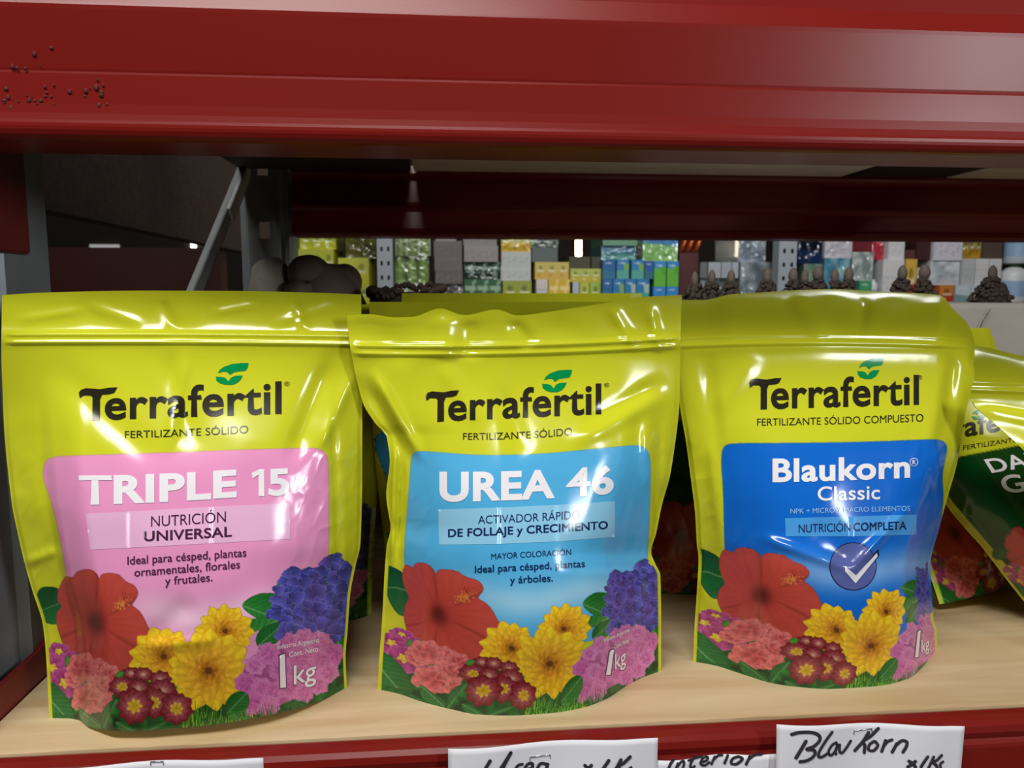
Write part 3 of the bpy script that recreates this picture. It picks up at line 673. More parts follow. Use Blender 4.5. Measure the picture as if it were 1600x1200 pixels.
d2.text('y árboles.', 797, 864, 912, 908.5, 11.5, 11.5, NAV, .016)
kilo(d2, (953, 1018, 947, 1055, 7), (961, 978, 1046, 1036, 24), [('Industria Argentina', 944, 983, 1004, 987, 6), ('Cont. Neto', 960, 983, 1014, 1003, 6.5)])
pan2 = rr_([(641, 735), (642, 716), (646, 706), (660, 704.5), (705, 708), (754, 711.5), (845, 709.5), (915, 702.5), (985, 695.5), (1004, 696), (1014, 706), (1017, 722), (1017, 765), (1013, 856), (1010, 900), (1000, 1000), (650, 1030), (632, 900), (631.5, 850), (635, 807)])
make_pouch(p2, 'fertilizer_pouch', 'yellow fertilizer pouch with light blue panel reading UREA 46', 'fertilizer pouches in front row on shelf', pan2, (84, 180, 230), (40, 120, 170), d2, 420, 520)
# --- dark blue label pouch
p3 = FrontPouch(
    top=[(1052, 469), (1101, 468.5), (1144, 459.6), (1190, 457), (1244, 453.5), (1297, 451.8), (1386, 456), (1440, 458.5), (1468, 461), (1489.6, 482.8), (1511, 504), (1522, 530)],
    right=[(1522, 540), (1523.4, 552), (1521, 566), (1522.7, 582.5), (1521, 594), (1507, 653.8), (1496.7, 718), (1479, 782), (1464.6, 835), (1456, 865), (1453.7, 882), (1455, 915.5), (1458, 964.5), (1463.5, 985), (1464.6, 1011)],
    bottom=[(1082.7, 1033.5), (1117, 1039.8), (1155.5, 1052), (1208, 1067.8), (1250, 1073.7), (1292, 1076.5), (1337.5, 1074.5), (1379.5, 1071), (1418, 1060.8), (1439, 1045), (1453, 1027.5), (1464.6, 1011)],
    left=[(1052, 469), (1054, 560), (1062, 632), (1065.6, 653.7), (1072.8, 696.5), (1083.4, 778), (1086, 800), (1089, 852.5), (1091.5, 870), (1089, 922.5), (1085.5, 975), (1082.7, 1033.5)],
    zip_=(534, 535, -6), seed=8, lean=.012, warp=WARP3, flange=8,
    creases=[(1190, 840, 1330, 890, 9, .0020), (1330, 890, 1425, 790, 9, .0022), (1270, 820, 1330, 880, 26, -.0020), (1490, 560, 1470, 700, 10, -.0026), (1505, 600, 1485, 760, 8, .0016), (1465, 700, 1470, 830, 8, .0026), (1105, 560, 1120, 700, 14, -.0018), (1110, 700, 1125, 850, 9, .0014), (1180, 560, 1120, 640, 16, .0012), (1240, 470, 1290, 520, 14, .0016), (1350, 470, 1345, 520, 12, -.0014), (1455, 880, 1440, 1000, 7, .0016)])
d3 = Decals()
logo(d3, 1170.7, 1436, 640, 632.4, 48, 47, (1340, 1381.6, 559, 592))
d3.text('®', 1433, 1441, 593, 593, 6.5, 6.5, BLACK)
d3.text('FERTILIZANTE SÓLIDO COMPUESTO', 1183, 1443, 665, 658.5, 11, 12, BLACK, .004, 1)
d3.text('Blaukorn', 1207, 1422, 753.5, 746.5, 37, 36, WHT, .045, 1)
for r, col, ly in ((6.6, WHT, 2), (5.6, (16, 104, 208), 3)):
    d3.poly([(1428+r*math.cos(t), 722+r*math.sin(t)) for t in np.linspace(0, 6.283, 21)[:-1]], col, ly)
d3.text('R', 1425.6, 1430.8, 725.3, 725.3, 6.6, 6.6, WHT, .02, layer=4)
d3.text('Classic', 1277.6, 1375, 782.5, 780, 22, 22, WHT, .018)
d3.text('NPK + MICRO Y MACRO ELEMENTOS', 1235, 1422, 802.5, 798, 7.6, 7.6, (150, 200, 240), .002)
d3.poly([(1226.6, 809.8), (1330, 807), (1432, 804), (1432, 835.4), (1330, 838), (1227.7, 838)], (78, 162, 232), 1)
d3.text('NUTRICIÓN', 1248, 1329, 832.5, 829.8, 13, 13, NAV, .002)
d3.text('COMPLETA', 1333.5, 1416.5, 830, 827.5, 13, 13, NAV, .036)
for r, col, ly in ((37, (34, 34, 84), 1), (35.6, (92, 104, 168), 2)):
    d3.poly([(1333+r*math.cos(t), 885+r*1.02*math.sin(t)) for t in np.linspace(0, 6.283, 49)[:-1]], col, ly)
d3.poly([(1354, 880), (1372.5, 858), (1374, 868), (1357, 886)], (34, 34, 84), 3)
d3.poly([(1320, 884.5), (1337.5, 899), (1370, 864), (1371.5, 869), (1337, 911.5), (1320.5, 893)], WHT, 4)
kilo(d3, (1434, 988, 1430, 1027, 5), (1440, 1452, 1020, 1014, 20), [])
pan3 = rr_([(1127, 735), (1127, 708), (1131, 696), (1145, 692), (1244, 692), (1350, 690.5), (1452, 686), (1473, 687), (1481, 698), (1478, 715), (1472, 740), (1475, 778), (1469, 830), (1462, 862), (1462, 1000), (1150, 1020), (1135, 900), (1131.5, 850), (1129.7, 760)])
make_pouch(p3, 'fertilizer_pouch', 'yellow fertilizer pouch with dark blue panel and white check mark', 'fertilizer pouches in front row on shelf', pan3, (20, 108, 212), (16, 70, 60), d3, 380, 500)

# --- pouches standing behind: one pattern pouch in its own measure, each with its own label panel
def back_pouch(label, loc, w, h, rot, pcol, words=(), thick=.06, seed=20, group='fertilizer pouches behind the front row', tilt=(0, 0), topz=0.0, nu=150, nv=190):
    """loc: bottom middle on the shelf; w, h in metres; rot: turn about the vertical"""
    def S(u, v, side, lift=0.0):
        ww = w*(1-.10*smooth(.3, 1, v)); x = (u-.5)*ww
        cush = np.clip(1-(2*u-1)**2, 0, 1)**.6
        b = thick/2*cush*(smooth(.04, .75, v)*.75+.45*np.sin(np.pi*np.clip((v-.1)/.9, 0, 1)))
        b = b+((fbm(u*300, v*300, 40, seed)-.5)*.006+(fbm(u*300, v*300, 18, seed+2)-.5)*.002)*smooth(0, .05, np.minimum(u, 1-u))*smooth(1, .9, v)
        b = np.maximum(b, .0006+.0012*np.minimum(1, np.minimum(u, 1-u)*20))
        z = h*(1-v)+topz*np.sin(u*6+seed)*.006*(1-v)**6
        return np.stack([x, -side*(b+lift), z], -1)
    U, V = np.meshgrid(np.linspace(0, 1, nu), np.linspace(0, 1, nv))
    q = S(U.ravel(), V.ravel(), 1)
    cx = 77+U*465+(2*U-1)*20*(1-V); cy = 460+V*(670-smooth(0, .5, np.abs(U-.5))*18)
    cv = Canvas(0, 440, 620, 1180, 1); cv.rgb[:] = YELLOW; cv.a[:] = 1
    cv.fill(pan1, lambda X, Y: np.broadcast_to(np.asarray(pcol, float), X.shape+(3,)), (30, 60, 40), 1)
    c, _ = cv.sample(cx, cy); ac, aa = BORDER.sample(cx, cy); aa = aa*(cy > 842)*smooth(.01, .02, np.minimum(U, 1-U))
    c = np.clip(c*(1-aa[..., None])+ac, 0, 255)
    d = Decals(); logo(d, 123, 440, 650, 650, 50, 50, (337, 388.6, 567, 601))
    d.text('FERTILIZANTE SÓLIDO', 195, 388, 682, 682, 11, 11, BLACK, .004)
    for t, x0, x1, yb, cp in words: d.text(t, x0, x1, yb, yb, cp, cp, WHT, .034)
    def PP(px, py, lift):
        v = (py-460)/(670-smooth(0, .5, np.abs((px-77)/465-.5))*18); u = (px-77+20*(1-v))/(465+40*(1-v)); return S(np.clip(u, 0, 1), np.clip(v, 0, 1), 1, lift)
    V2, T2, C2 = d.build(PP, 14)
    root = empty('fertilizer_pouch', loc, label, 'fertilizer pouch', group)
    me = mesh_np('front_panel', np.vstack([q, V2]), grid_faces(nv, nu), T2+len(q), np.vstack([lin(c.reshape(-1, 3)), C2]))
    kids = [('front_panel', me, M['film'])]
    Ub, Vb = np.meshgrid(np.linspace(0, 1, 40), np.linspace(0, 1, 50)); qb = S(Ub.ravel(), Vb.ravel(), -1)
    kids.append(('back_panel', mesh_np('back_panel', qb, grid_faces(50, 40)[:, ::-1]), M['film_back']))
    t = np.linspace(0, 1, 40); g = np.vstack([S(t, np.ones(40), 1), S(t, np.ones(40), -1)]); kids.append(('bottom_gusset', mesh_np('bottom_gusset', g, grid_faces(2, 40)), M['film_back']))
    off = np.array([-8, -5, -4, -2, 0, 2, 4, 5, 8])/670*1.6+.105; hh = np.array([-.3, .3, 1.3, 1.3, .4, 1.3, 1.3, .3, -.3])*.001
    A, O = np.meshgrid(np.linspace(.004, .996, 60), off); H = np.repeat(hh[:, None], 60, 1)
    kids.append(('zip_closure', mesh_np('zip_closure', S(A.ravel(), O.ravel(), 1, H.ravel()), grid_faces(len(off), 60)), M['zip']))
    for n, m_, mt in kids:
        m_.materials.append(mt); o = bpy.data.objects.new(n, m_); COL.objects.link(o); o.parent = root
    root.rotation_euler = (tilt[0], tilt[1], rot)
    return root
def at_shelf(px, Y): return float(onY(px, 800, Y)[0])
GREEN_P = (24, 112, 44)
def place(root, R, local, target):
    """turn a pouch by R and put its local point on a world point"""
    root.rotation_euler = R.to_euler(); v = R @ Vector(local); root.location = Vector(target)-v
    bpy.context.view_layer.update()
RX, RY, RZ = (lambda a, ax=ax: Matrix.Rotation(math.radians(a), 3, ax) for ax in 'XYZ')
back_pouch('shaded yellow pouch behind the pink panel pouch, only its right edge showing', (at_shelf(385, .55), .55, 0), .192, .226, 0.03, (233, 140, 190), seed=21)
back_pouch('shaded yellow pouch directly behind the light blue panel pouch', (at_shelf(812, .53), .53, 0), .205, .228, -.05, (66, 170, 226), seed=23, thick=.05)
back_pouch('shaded yellow pouch, second one behind the light blue panel pouch', (at_shelf(818, .615), .615, 0), .192, .234, 0.04, (66, 170, 226), seed=25, thick=.05)
back_pouch('dark green panel pouch in the gap between light and dark blue panels', (at_shelf(1150, .585), .585, 0), .172, .222, 0.06, (20, 84, 50), seed=27, thick=.05)
r = back_pouch('leaning pouch behind the dark blue one, bottom with pink flowers showing', (0, 0, 0), .19, .215, 0, GREEN_P, seed=29, thick=.034)
place(r, RZ(22) @ RX(-24), (-.083, .012, 0), tuple(onZ(1448, 945, 0.001)))
# two slumped pouches at the right end, only their left parts in view
W5 = tps([(1600, 940), (1556, 863), (1575, 895), (1600, 870), (1540, 780), (1700, 900), (1480, 785)], [(80, 1112), (64, 935), (84, 1040), (128, 985), (110, 820), (280, 1050), (50, 800)], .05)
p5 = FrontPouch(
    top=[(1405, 545), (1525, 541), (1600, 556), (1800, 575)], right=[(1800, 575), (1830, 750), (1840, 975)],
    bottom=[(1628, 975), (1690, 992), (1740, 994), (1790, 988), (1840, 975)],
    left=[(1405, 545), (1436, 700), (1478, 787), (1505, 822), (1535, 856), (1570, 902), (1600, 940), (1628, 975)],
    zip_=(598, 612, 0), pad=.01, seed=14, warp=W5, flange=7, creases=[(1500, 800, 1560, 868, 6, .002)])
d5 = Decals()
logo(d5, 1420, 1620, 696, 665, 32, 32, (1519, 1537, 640, 656))
d5.text('FERTILIZANTE SÓLIDO', 1505, 1640, 703, 682, 7, 7, BLACK)
d5.text('DAP', 1550, 1632, 739, 726, 21, 21, WHT, .03, slant=-19); d5.text('GO', 1572, 1650, 772, 760, 27, 27, WHT, .03, slant=-19)
make_pouch(p5, 'fertilizer_pouch', 'slumped pouch with shade-darkened green panel reading DAP at the right end', 'slumped pouches at the right end', [(1455, 724), (1502, 713), (1570, 700), (1650, 686), (1820, 680), (1830, 965), (1640, 965), (1600, 918), (1556, 863), (1520, 822), (1488, 784), (1468, 752)], (12, 66, 26), (30, 60, 30), d5, 200, 200, glow=GREEN_P)  # panel green darkened to stand for shade from the neighbouring pouches
p6 = FrontPouch(
    top=[(1520, 625), (1560, 629), (1600, 636), (1700, 650), (1860, 660)], right=[(1860, 660), (1880, 800), (1890, 1042)],
    bottom=[(1722, 1040), (1770, 1054), (1800, 1058), (1850, 1054), (1890, 1042)],
    left=[(1520, 625), (1523, 634), (1545, 654), (1575, 680), (1603, 708), (1650, 775), (1690, 860), (1712, 950), (1722, 1040)],
    zip_=(705, 715, 0), pad=.012, seed=17, warp=lambda x, y: (np.asarray(x)*0., np.asarray(y)*0.), flange=7, creases=[(1530, 640, 1640, 660, 12, .002)])
make_pouch(p6, 'fertilizer_pouch', 'slumped pouch whose bright yellow top corner pokes in from the right', 'slumped pouches at the right end', [(1700, 800), (1860, 800), (1860, 990), (1740, 990)], GREEN_P, (30, 60, 30), Decals(), 120, 140, glow=GREEN_P)

# ---------------------------------------------------------------- the rack the pouches stand on
Yb, zb = .386, .304
def beam(name, label, prof, x0, x1, m, worn=None):
    root = empty(name, (0, prof[0][0], prof[0][1]), label, 'rack beam')
    link('beam_body', bm_mesh('beam_body', extrude_profile(prof, x0, x1, 60)), m, root); return root
def face_z(y, Y=Yb): return float(onY(800, y, Y)[2])
z1, z2_, z3, z4, z5 = face_z(229), face_z(208), face_z(126), face_z(122), face_z(27)
up_prof = [(Yb+.048, zb+.002), (Yb+.005, zb+.001), (Yb+.0022, zb+.0016), (Yb+.0006, zb+.003), (Yb-.0002, zb+.005), (Yb-.0004, zb+.0065), (Yb-.0003, zb+.008), (Yb+.0001, z2_+.0025), (Yb+.0007, z2_+.0055),
           (Yb+.0012, z2_+.010), (Yb+.0018, z3-.0010), (Yb+.0020, z3), (Yb+.0018, z3+.0012), (Yb+.0004, z5-.002), (Yb+.0004, z5), (Yb+.0008, z5+.0012), (Yb+.0036, z5+.010), (Yb+.005, z5+.02), (Yb+.005, .462), (Yb+.008, .466), (Yb+.048, .466)]
ub = beam('shelf_beam', 'glossy red steel beam across the top, above the pouches', up_prof, -.2455, 1.15, M['red'])
def plate(lo, hi, m, name, parent, bev=.001):
    bm = bmesh.new(); bm_box(bm, lo, hi, bev); return link(name, bm_mesh(name, bm), m, parent)
plate((-.249, .3875, face_z(345)-.012), (-.2458, .492, .466), M['red_worn'], 'end_connector', ub)
plate((-.335, .3835, face_z(345)-.012), (-.2458, .3873, .466), M['red_worn'], 'end_connector', ub)
# rust pits on the left end of the beam: small flakes lying on the paint
rr = random.Random(5); bm = bmesh.new()
for i in range(46):
    px = rr.uniform(2, 85) if i < 34 else rr.uniform(85, 180); py = rr.gauss(155, 22) if i > 10 else rr.uniform(10, 110)
    if not 4 < py < 186: continue
    p = onY(px, py, Yb+.0011); rad = rr.uniform(.0004, .0012)
    bmesh.ops.create_icosphere(bm, subdivisions=1, radius=rad, matrix=Matrix.Translation(Vector(p)) @ Matrix.Diagonal((1, .35, rr.uniform(.8, 1.5), 1)))
o = link('rust_spots', bm_mesh('rust_spots', bm, True), mat('rust', (84, 26, 20), .8, noise=(300, .4)), ub); tag(o, 'dark rust pits', kind='stuff')
# lower beam, its lip in front of the board
lo_prof = [(.43, -.0185), (.3915, -.0185), (.3905, -.0012), (.3885, -.0004), (.3845, -.0006), (.3805, -.0018), (.3785, -.004), (.3778, -.0075), (.3790, -.0115), (.3786, -.0128), (.3776, -.0140), (.3772, -.016), (.3772, -.118), (.3790, -.121), (.43, -.121)]
lb = beam('shelf_beam', 'red steel beam along the bottom, carrying board and paper labels', lo_prof, -.2455, 1.15, M['red'])
zc = float(onX(40, 1038, -.246)[2])
bm = bmesh.new()
prof = [(.3775, -.13), (.3775, zc-.004), (.381, zc), (.47, zc), (.482, zc+.003), (.495, zc+.014), (.505, zc+.014), (.505, -.13)]
v = [[bm.verts.new((x, y, z)) for y, z in prof] for x in (-.2492, -.2460)]
bm.faces.new(v[0][::-1]); bm.faces.new(v[1])
for k in range(len(prof)): bm.faces.new((v[0][k], v[0][(k+1) % len(prof)], v[1][(k+1) % len(prof)], v[1][k]))
bmesh.ops.bevel(bm, geom=bm.edges[:], offset=.0006, segments=1, affect='EDGES')
link('end_connector', bm_mesh('end_connector', bm), M['red_worn'], lb)
plate((-.335, .3775, -.13), (-.2494, .381, zc), M['red_worn'], 'end_connector', lb)
# back beam
Y2 = .97; zk = .304
bk = [(Y2+.045, zk), (Y2+.003, zk), (Y2, zk+.003), (Y2, zk+.007), (Y2+.003, zk+.010), (Y2+.008, zk+.030), (Y2+.005, zk+.034), (Y2+.004, zk+.038), (Y2+.006, zk+.042), (Y2+.011, zk+.068), (Y2+.004, zk+.072), (Y2+.002, zk+.076), (Y2+.004, zk+.085), (Y2+.045, zk+.085)]
beam('shelf_beam', 'dark red beam in shadow at the back of the upper shelf', bk, -.183, 1.3, M['red_dark'])
beam('shelf_beam', 'lower red beam at the back of the shelf board', [(Y2+.045, -.11), (Y2, -.11), (Y2, -.0185), (Y2+.045, -.0185)], -.183, 1.3, M['red_dark'])
# shelf board
bm = bmesh.new()
N = 240
fr = [(-.2452+i*(1.35/N), .3915+.0009*vnoise(i*5.7, 3, 9)-.0012*smooth(.04, -.02, i/N)) for i in range(N+1)]
top = [bm.verts.new((x, y, -.0002)) for x, y in fr]; top2 = [bm.verts.new((x, y+.003, 0)) for x, y in fr]; bot = [bm.verts.new((x, y, -.018)) for x, y in fr]
bt = [bm.verts.new((x, .965, 0)) for x, y in fr]; bb = [bm.verts.new((x, .965, -.018)) for x, y in fr]
for i in range(N):
    for a, b in ((bot, top), (top, top2), (top2, bt), (bt, bb), (bb, bot)): bm.faces.new((a[i], a[i+1], b[i+1], b[i]))
for i in (0, N): bm.faces.new((bot[i], top[i], top2[i], bt[i], bb[i]))
o = link('shelf_board', bm_mesh('shelf_board', bm), M['board']); tag(o, 'light plywood shelf board the pouches stand on', 'shelf board')
# scratches and splinters on the board
# ---- planks of the shelf above
zu = .381; px_x = lambda px, py=257, Y=.93: float(onY(px, py, Y)[0])
for i, (xa, xb, ya, yb, m, lab) in enumerate(((-.240, px_x(640), .46, .962, 'dark_wood', 'dark plank of the upper shelf, over the pink panel pouch'), (px_x(645), px_x(1335), .80, .962, 'plank', 'pale plank under the upper shelf, over the light blue panel pouch'), (px_x(1340), px_x(1500), .46, .962, 'dark_wood', 'dark plank of the upper shelf beside the pale one, over the dark blue panel pouch'), (px_x(1505), 1.1, .80, .962, 'plank', 'pale plank of the upper shelf at its right end'))):
    bm = bmesh.new(); bm_box(bm, (xa, ya, zu), (xb, yb, zu+.02), .001)
    tag(link('shelf_plank', bm_mesh('shelf_plank', bm), M[m]), lab, 'shelf plank')
# ---- uprights with punched holes: face grid with the hole cells left out
def upright(name, label, x0, y0, wdt, dep, zlo, zhi, cols, pitch, hw, hh, m, zoff=0.0, face='front', ribs=True, band=None):
    root = empty(name, (x0+wdt/2, y0+dep/2, zlo), label, 'rack upright')
    bm = bmesh.new()
    W = wdt if face == 'front' else dep
    us = sorted({0.0, W, *[c-hw/2 for c in cols], *[c+hw/2 for c in cols], *([W*(q+k) for q in (band or (.12, .16, .80, .88)) for k in (-.02, 0, .02)] if ribs else [])})
    zs = [zlo]; z = zlo+zoff
    while z+hh < zhi: zs += [z, z+hh*.25, z+hh*.75, z+hh]; z += pitch
    zs.append(zhi); zs = sorted(set(zs))
    def pos(u, z):
        d = 0.0
        if ribs: d = -.006*(smooth(W*.10, W*.14, u)-smooth(W*.18, W*.22, u)) - .006*(smooth(W*.78, W*.82, u)-smooth(W*.86, W*.9, u))
        if band: d = .005*(smooth(W*(band[0]-.02), W*(band[0]+.02), u)-smooth(W*(band[1]-.02), W*(band[1]+.02), u))
        d = float(d)
        return (x0+u, y0+d, z) if face == 'front' else (x0+wdt-d, y0+u, z)
    G = [[bm.verts.new(pos(u, z)) for u in us] for z in zs]
    for j in range(len(zs)-1):
        zm = (zs[j]+zs[j+1])/2; k = (zm-zlo-zoff) % pitch
        for i in range(len(us)-1):
            um = (us[i]+us[i+1])/2
            if zm > zlo+zoff and k < hh and any(abs(um-c) < hw/2 for c in cols): continue
            bm.faces.new((G[j][i], G[j][i+1], G[j+1][i+1], G[j+1][i]))
    o = link('post_face', bm_mesh('post_face', bm), m, root)
    if face == 'front':
        plate((x0, y0+.002, zlo), (x0+.002, y0+dep, zhi), m, 'side_flange', root, 0); plate((x0+wdt-.002, y0+.002, zlo), (x0+wdt, y0+dep, zhi), m, 'side_flange', root, 0)
    else:
        plate((x0, y0-.0005, zlo), (x0+wdt-.002, y0+.0015, zhi), m, 'side_flange', root, 0); plate((x0, y0+dep-.002, zlo), (x0+wdt-.002, y0+dep, zhi), m, 'side_flange', root, 0)
    return root
FLZ = -1.05
upright('rack_upright', 'galvanised steel rack upright at the front left, beside the pink panel pouch', -.325, .405, .0755, .115, FLZ, 1.2, [.024], .075, .010, .018, M['steel'], zoff=.012, face='side', band=(.27, .54))
upright('rack_upright', 'galvanised steel rack upright at the back left, beside the dark red beam', -.243, .972, .056, .06, FLZ, 1.2, [.028], .075, .012, .02, M['steel'], zoff=.0)
# diagonal brace between the uprights
a = Vector(onX(388, 262, -.232)); b = Vector(onX(302, 478, -.244)); 
def bar(a, b, w, t, side, m, name, parent=None):
    """channel bar from a to b: web and two flanges"""
    d = (b-a).normalized(); s = Vector(side); n = d.cross(s).normalized(); s = n.cross(d).normalized(); bm = bmesh.new()
    for (o1, o2, h1, h2) in ((-w/2, w/2, 0, .002), (-w/2, -w/2+.002, 0, t), (w/2-.002, w/2, 0, t)):
        v = [bm.verts.new(p+n*o+s*h) for p in (a, b) for o in (o1, o2) for h in (h1, h2)]
        for q in ((0, 1, 3, 2), (4, 6, 7, 5), (0, 4, 5, 1), (2, 3, 7, 6), (0, 2, 6, 4), (1, 5, 7, 3)): bm.faces.new([v[i] for i in q])
    return link(name, bm_mesh(name, bm), m, parent)
br = empty('diagonal_brace', tuple((a+b)/2), 'grey steel channel brace slanting between the left uprights', 'brace')
bar(a, b, .017, .008, (-1, 0, 0), M['brace'], 'channel', br)
q = a+(b-a)*.40+Vector((.004, -.003, 0)); bar(a+Vector((.004, -.003, .0)), q, .019, .004, (-1, 0, 0), mat('lit_zinc_tone', (226, 230, 228), .4, .1, noise=(40, .1)), 'lit_brace_end', br)  # pale overlay on the brace's upper end, its colour standing for light there
# ---- what shows through the left end frame
bm = bmesh.new(); 
za = float(onX(60, 330, -.45)[2]); zb2 = float(onX(340, 385, -.45)[2])
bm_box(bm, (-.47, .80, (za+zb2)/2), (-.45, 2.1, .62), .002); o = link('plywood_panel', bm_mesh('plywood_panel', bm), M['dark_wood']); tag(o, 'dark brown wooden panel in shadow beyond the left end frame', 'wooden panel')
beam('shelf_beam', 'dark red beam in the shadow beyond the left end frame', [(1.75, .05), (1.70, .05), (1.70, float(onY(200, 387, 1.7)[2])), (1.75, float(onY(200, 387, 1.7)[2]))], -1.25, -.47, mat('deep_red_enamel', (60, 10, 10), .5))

# ---------------------------------------------------------------- paper labels on the lower beam
def label_sheet(name, label, px0, px1, ytl, ytr, Y, decals, staple=None, group='paper price labels', curl=.003, h=.075):
    A = onY(px0, ytl, Y); B = onY(px1, ytr, Y); nu, nv = 40, 24
    def P(u, v, lift=0.0):
        x = A[0]+(B[0]-A[0])*u; z = A[2]+(B[2]-A[2])*u-h*v
        y = Y+.0*u-curl*(4*(u-.5)**2)*np.abs(np.sin(u*3+.4))-.002*v-.0012*np.sin(u*9+v*3)-lift*1.2
        return np.stack([x, y, z], -1)
    def PP(px, py, lift):
        q = onY(px, py, Y-.002); u = (q[..., 0]-A[0])/(B[0]-A[0]); v = (A[2]+(B[2]-A[2])*u-q[..., 2])/h; return P(u, v, lift)
    U, V = np.meshgrid(np.linspace(0, 1, nu), np.linspace(0, 1, nv)); q = P(U.ravel(), V.ravel())
    root = empty(name, tuple(q.mean(0)), label, 'paper label', group)
    o = link('sheet', mesh_np('sheet', q, grid_faces(nv, nu)), M['paper'], root); s = o.modifiers.new('thickness', 'SOLIDIFY'); s.thickness = .0002; s.offset = -1
    if decals.items:
        V2, T2, C2 = decals.build(PP, 6)
        link('handwriting', mesh_np('handwriting', V2, None, T2), M['ink'], root)
    if staple:
        (x0, y0), (x1, y1) = staple
        pts = [PP(np.array(x), np.array(y), .0002) for x, y in ((x0, y0+5), (x0, y0), ((x0+x1)/2, (y0+y1)/2), (x1, y1), (x1, y1+5))]
        bm = bmesh.new(); bm_tube(bm, [tuple(p) for p in pts], .0003, 6); link('staple', bm_mesh('staple', bm, True), M['wire'], root)
    return root
z8 = lambda pts: z2(pts, 3.81, 1180, 1090)
z7 = lambda pts: z2(pts, 2.759, 660, 1110)
h3 = Decals(); K = (0, 0, 0)
for pts, w in (([(215, 215), (260, 203), (330, 203), (375, 220), (385, 250), (350, 285), (302, 302), (345, 308), (355, 330), (335, 355), (300, 370), (262, 374)], 5.2), ([(298, 255), (270, 300), (238, 350)], 5.6),
               ([(462, 210), (420, 262), (382, 320), (378, 350), (400, 354), (440, 335)], 4.8), ([(490, 275), (462, 290), (440, 328), (458, 350), (484, 325), (498, 288)], 4.4), ([(498, 288), (486, 330), (490, 345)], 4.4),
               ([(512, 290), (512, 330), (528, 340), (555, 312), (582, 272)], 4.4), ([(692, 225), (655, 280), (608, 330)], 5.2), ([(750, 200), (705, 245), (658, 278), (668, 300), (664, 342)], 5.0),
               ([(724, 275), (696, 296), (690, 325), (718, 330), (744, 300), (732, 277)], 4.4), ([(790, 268), (765, 332)], 4.6), ([(775, 305), (798, 276), (826, 262)], 4.4), ([(852, 282), (824, 332)], 4.6), ([(846, 292), (880, 264), (908, 268), (904, 295), (884, 328)], 4.6),
               ([(916, 378), (938, 392), (952, 410)], 5), ([(952, 378), (930, 396), (908, 412)], 5), ([(1026, 350), (1002, 382), (984, 410)], 4.6), ([(1062, 352), (1046, 384), (1030, 416)], 4.6), ([(1112, 345), (1082, 372), (1060, 384), (1080, 404), (1084, 424)], 4.6), ([(1122, 384), (1104, 396), (1106, 420)], 4.2)):
    h3.stroke(z8(pts), w, K)
h2 = Decals()
for pts, w in (([(292, 215), (268, 256), (262, 290), (290, 300), (330, 262), (382, 186)], 5.4), ([(382, 186), (350, 246), (338, 296)], 5.4), ([(398, 262), (384, 296)], 4.8), ([(392, 278), (412, 246), (432, 240)], 4.8), ([(446, 268), (474, 258), (476, 240), (456, 242), (440, 270), (452, 296)], 4.8), ([(540, 244), (512, 242), (496, 270), (506, 294), (534, 268), (544, 244)], 4.8), ([(540, 250), (540, 294)], 4.8),
               ([(702, 242), (716, 254), (726, 272)], 5), ([(730, 240), (714, 258), (696, 274)], 5), ([(804, 216), (786, 242), (762, 276)], 5.2), ([(856, 212), (838, 244), (818, 276)], 5.2), ([(896, 200), (868, 226), (842, 242), (860, 258), (872, 280)], 5.2), ([(900, 246), (884, 262), (888, 282)], 4.6)):
    h2.stroke(z7(pts), w, K)
h4 = Decals()
for pts, w in (([(1080, 210), (1066, 232), (1056, 262)], 4.4), ([(1100, 226), (1088, 258)], 4), ([(1094, 244), (1116, 218), (1128, 222), (1120, 258)], 4), ([(1178, 200), (1158, 232), (1160, 252), (1176, 246)], 4.2), ([(1148, 216), (1180, 210), (1210, 206)], 4), ([(1206, 234), (1232, 226), (1236, 212), (1216, 214), (1204, 236), (1222, 248), (1244, 236)], 4), ([(1268, 212), (1254, 244)], 4), ([(1262, 226), (1284, 208), (1300, 206)], 4), ([(1324, 206), (1310, 240)], 4), ([(1368, 206), (1344, 218), (1338, 238), (1360, 238), (1384, 214), (1368, 206)], 4), ([(1414, 200), (1398, 236)], 4), ([(1408, 214), (1434, 194), (1462, 190)], 4)):
    h4.stroke(z7(pts), w, K)
label_sheet('paper_label', 'white paper label handwritten with the word interior', 1024, 1216, 1186, 1176, .3745, h4)
label_sheet('paper_label', 'white blank-topped paper label below the pink panel pouch', 57, 412, 1200, 1182, .3735, Decals(), ((232, 1196), (252, 1195)))
label_sheet('paper_label', 'white paper label handwritten Urea below the light blue panel pouch', 700, 1027, 1168, 1151, .3730, h2, ((829, 1187), (861, 1184)))
label_sheet('paper_label', 'white paper label handwritten Blau Korn below the dark blue panel pouch', 1212, 1505, 1130, 1133, .3725, h3, ((1338, 1146), (1367, 1143)))

# ---------------------------------------------------------------- stone ornaments behind the pouches
def lump(name, P0, rx, ry, rz, seed, m, parent=None, amp=.12, sc=.02, sub=4, flat=None):
    bm = bmesh.new(); bmesh.ops.create_icosphere(bm, subdivisions=sub, radius=1.0)
    for v in bm.verts:
        n = v.co.copy(); k = 1+amp*(float(fbm(np.array(n.x*1.0+n.z*.6+seed), np.array(n.y+n.z*.9), .45, seed, 3))-.5)*2
        v.co = Vector((P0[0]+n.x*rx*k, P0[1]+n.y*ry*k, P0[2]+n.z*rz*k))
        if flat is not None and v.co.z < flat: v.co.z = flat
    return link(name, bm_mesh(name, bm, True), m, parent)
YB = .78; ztop = float(onY(1540, 474, .70)[2])
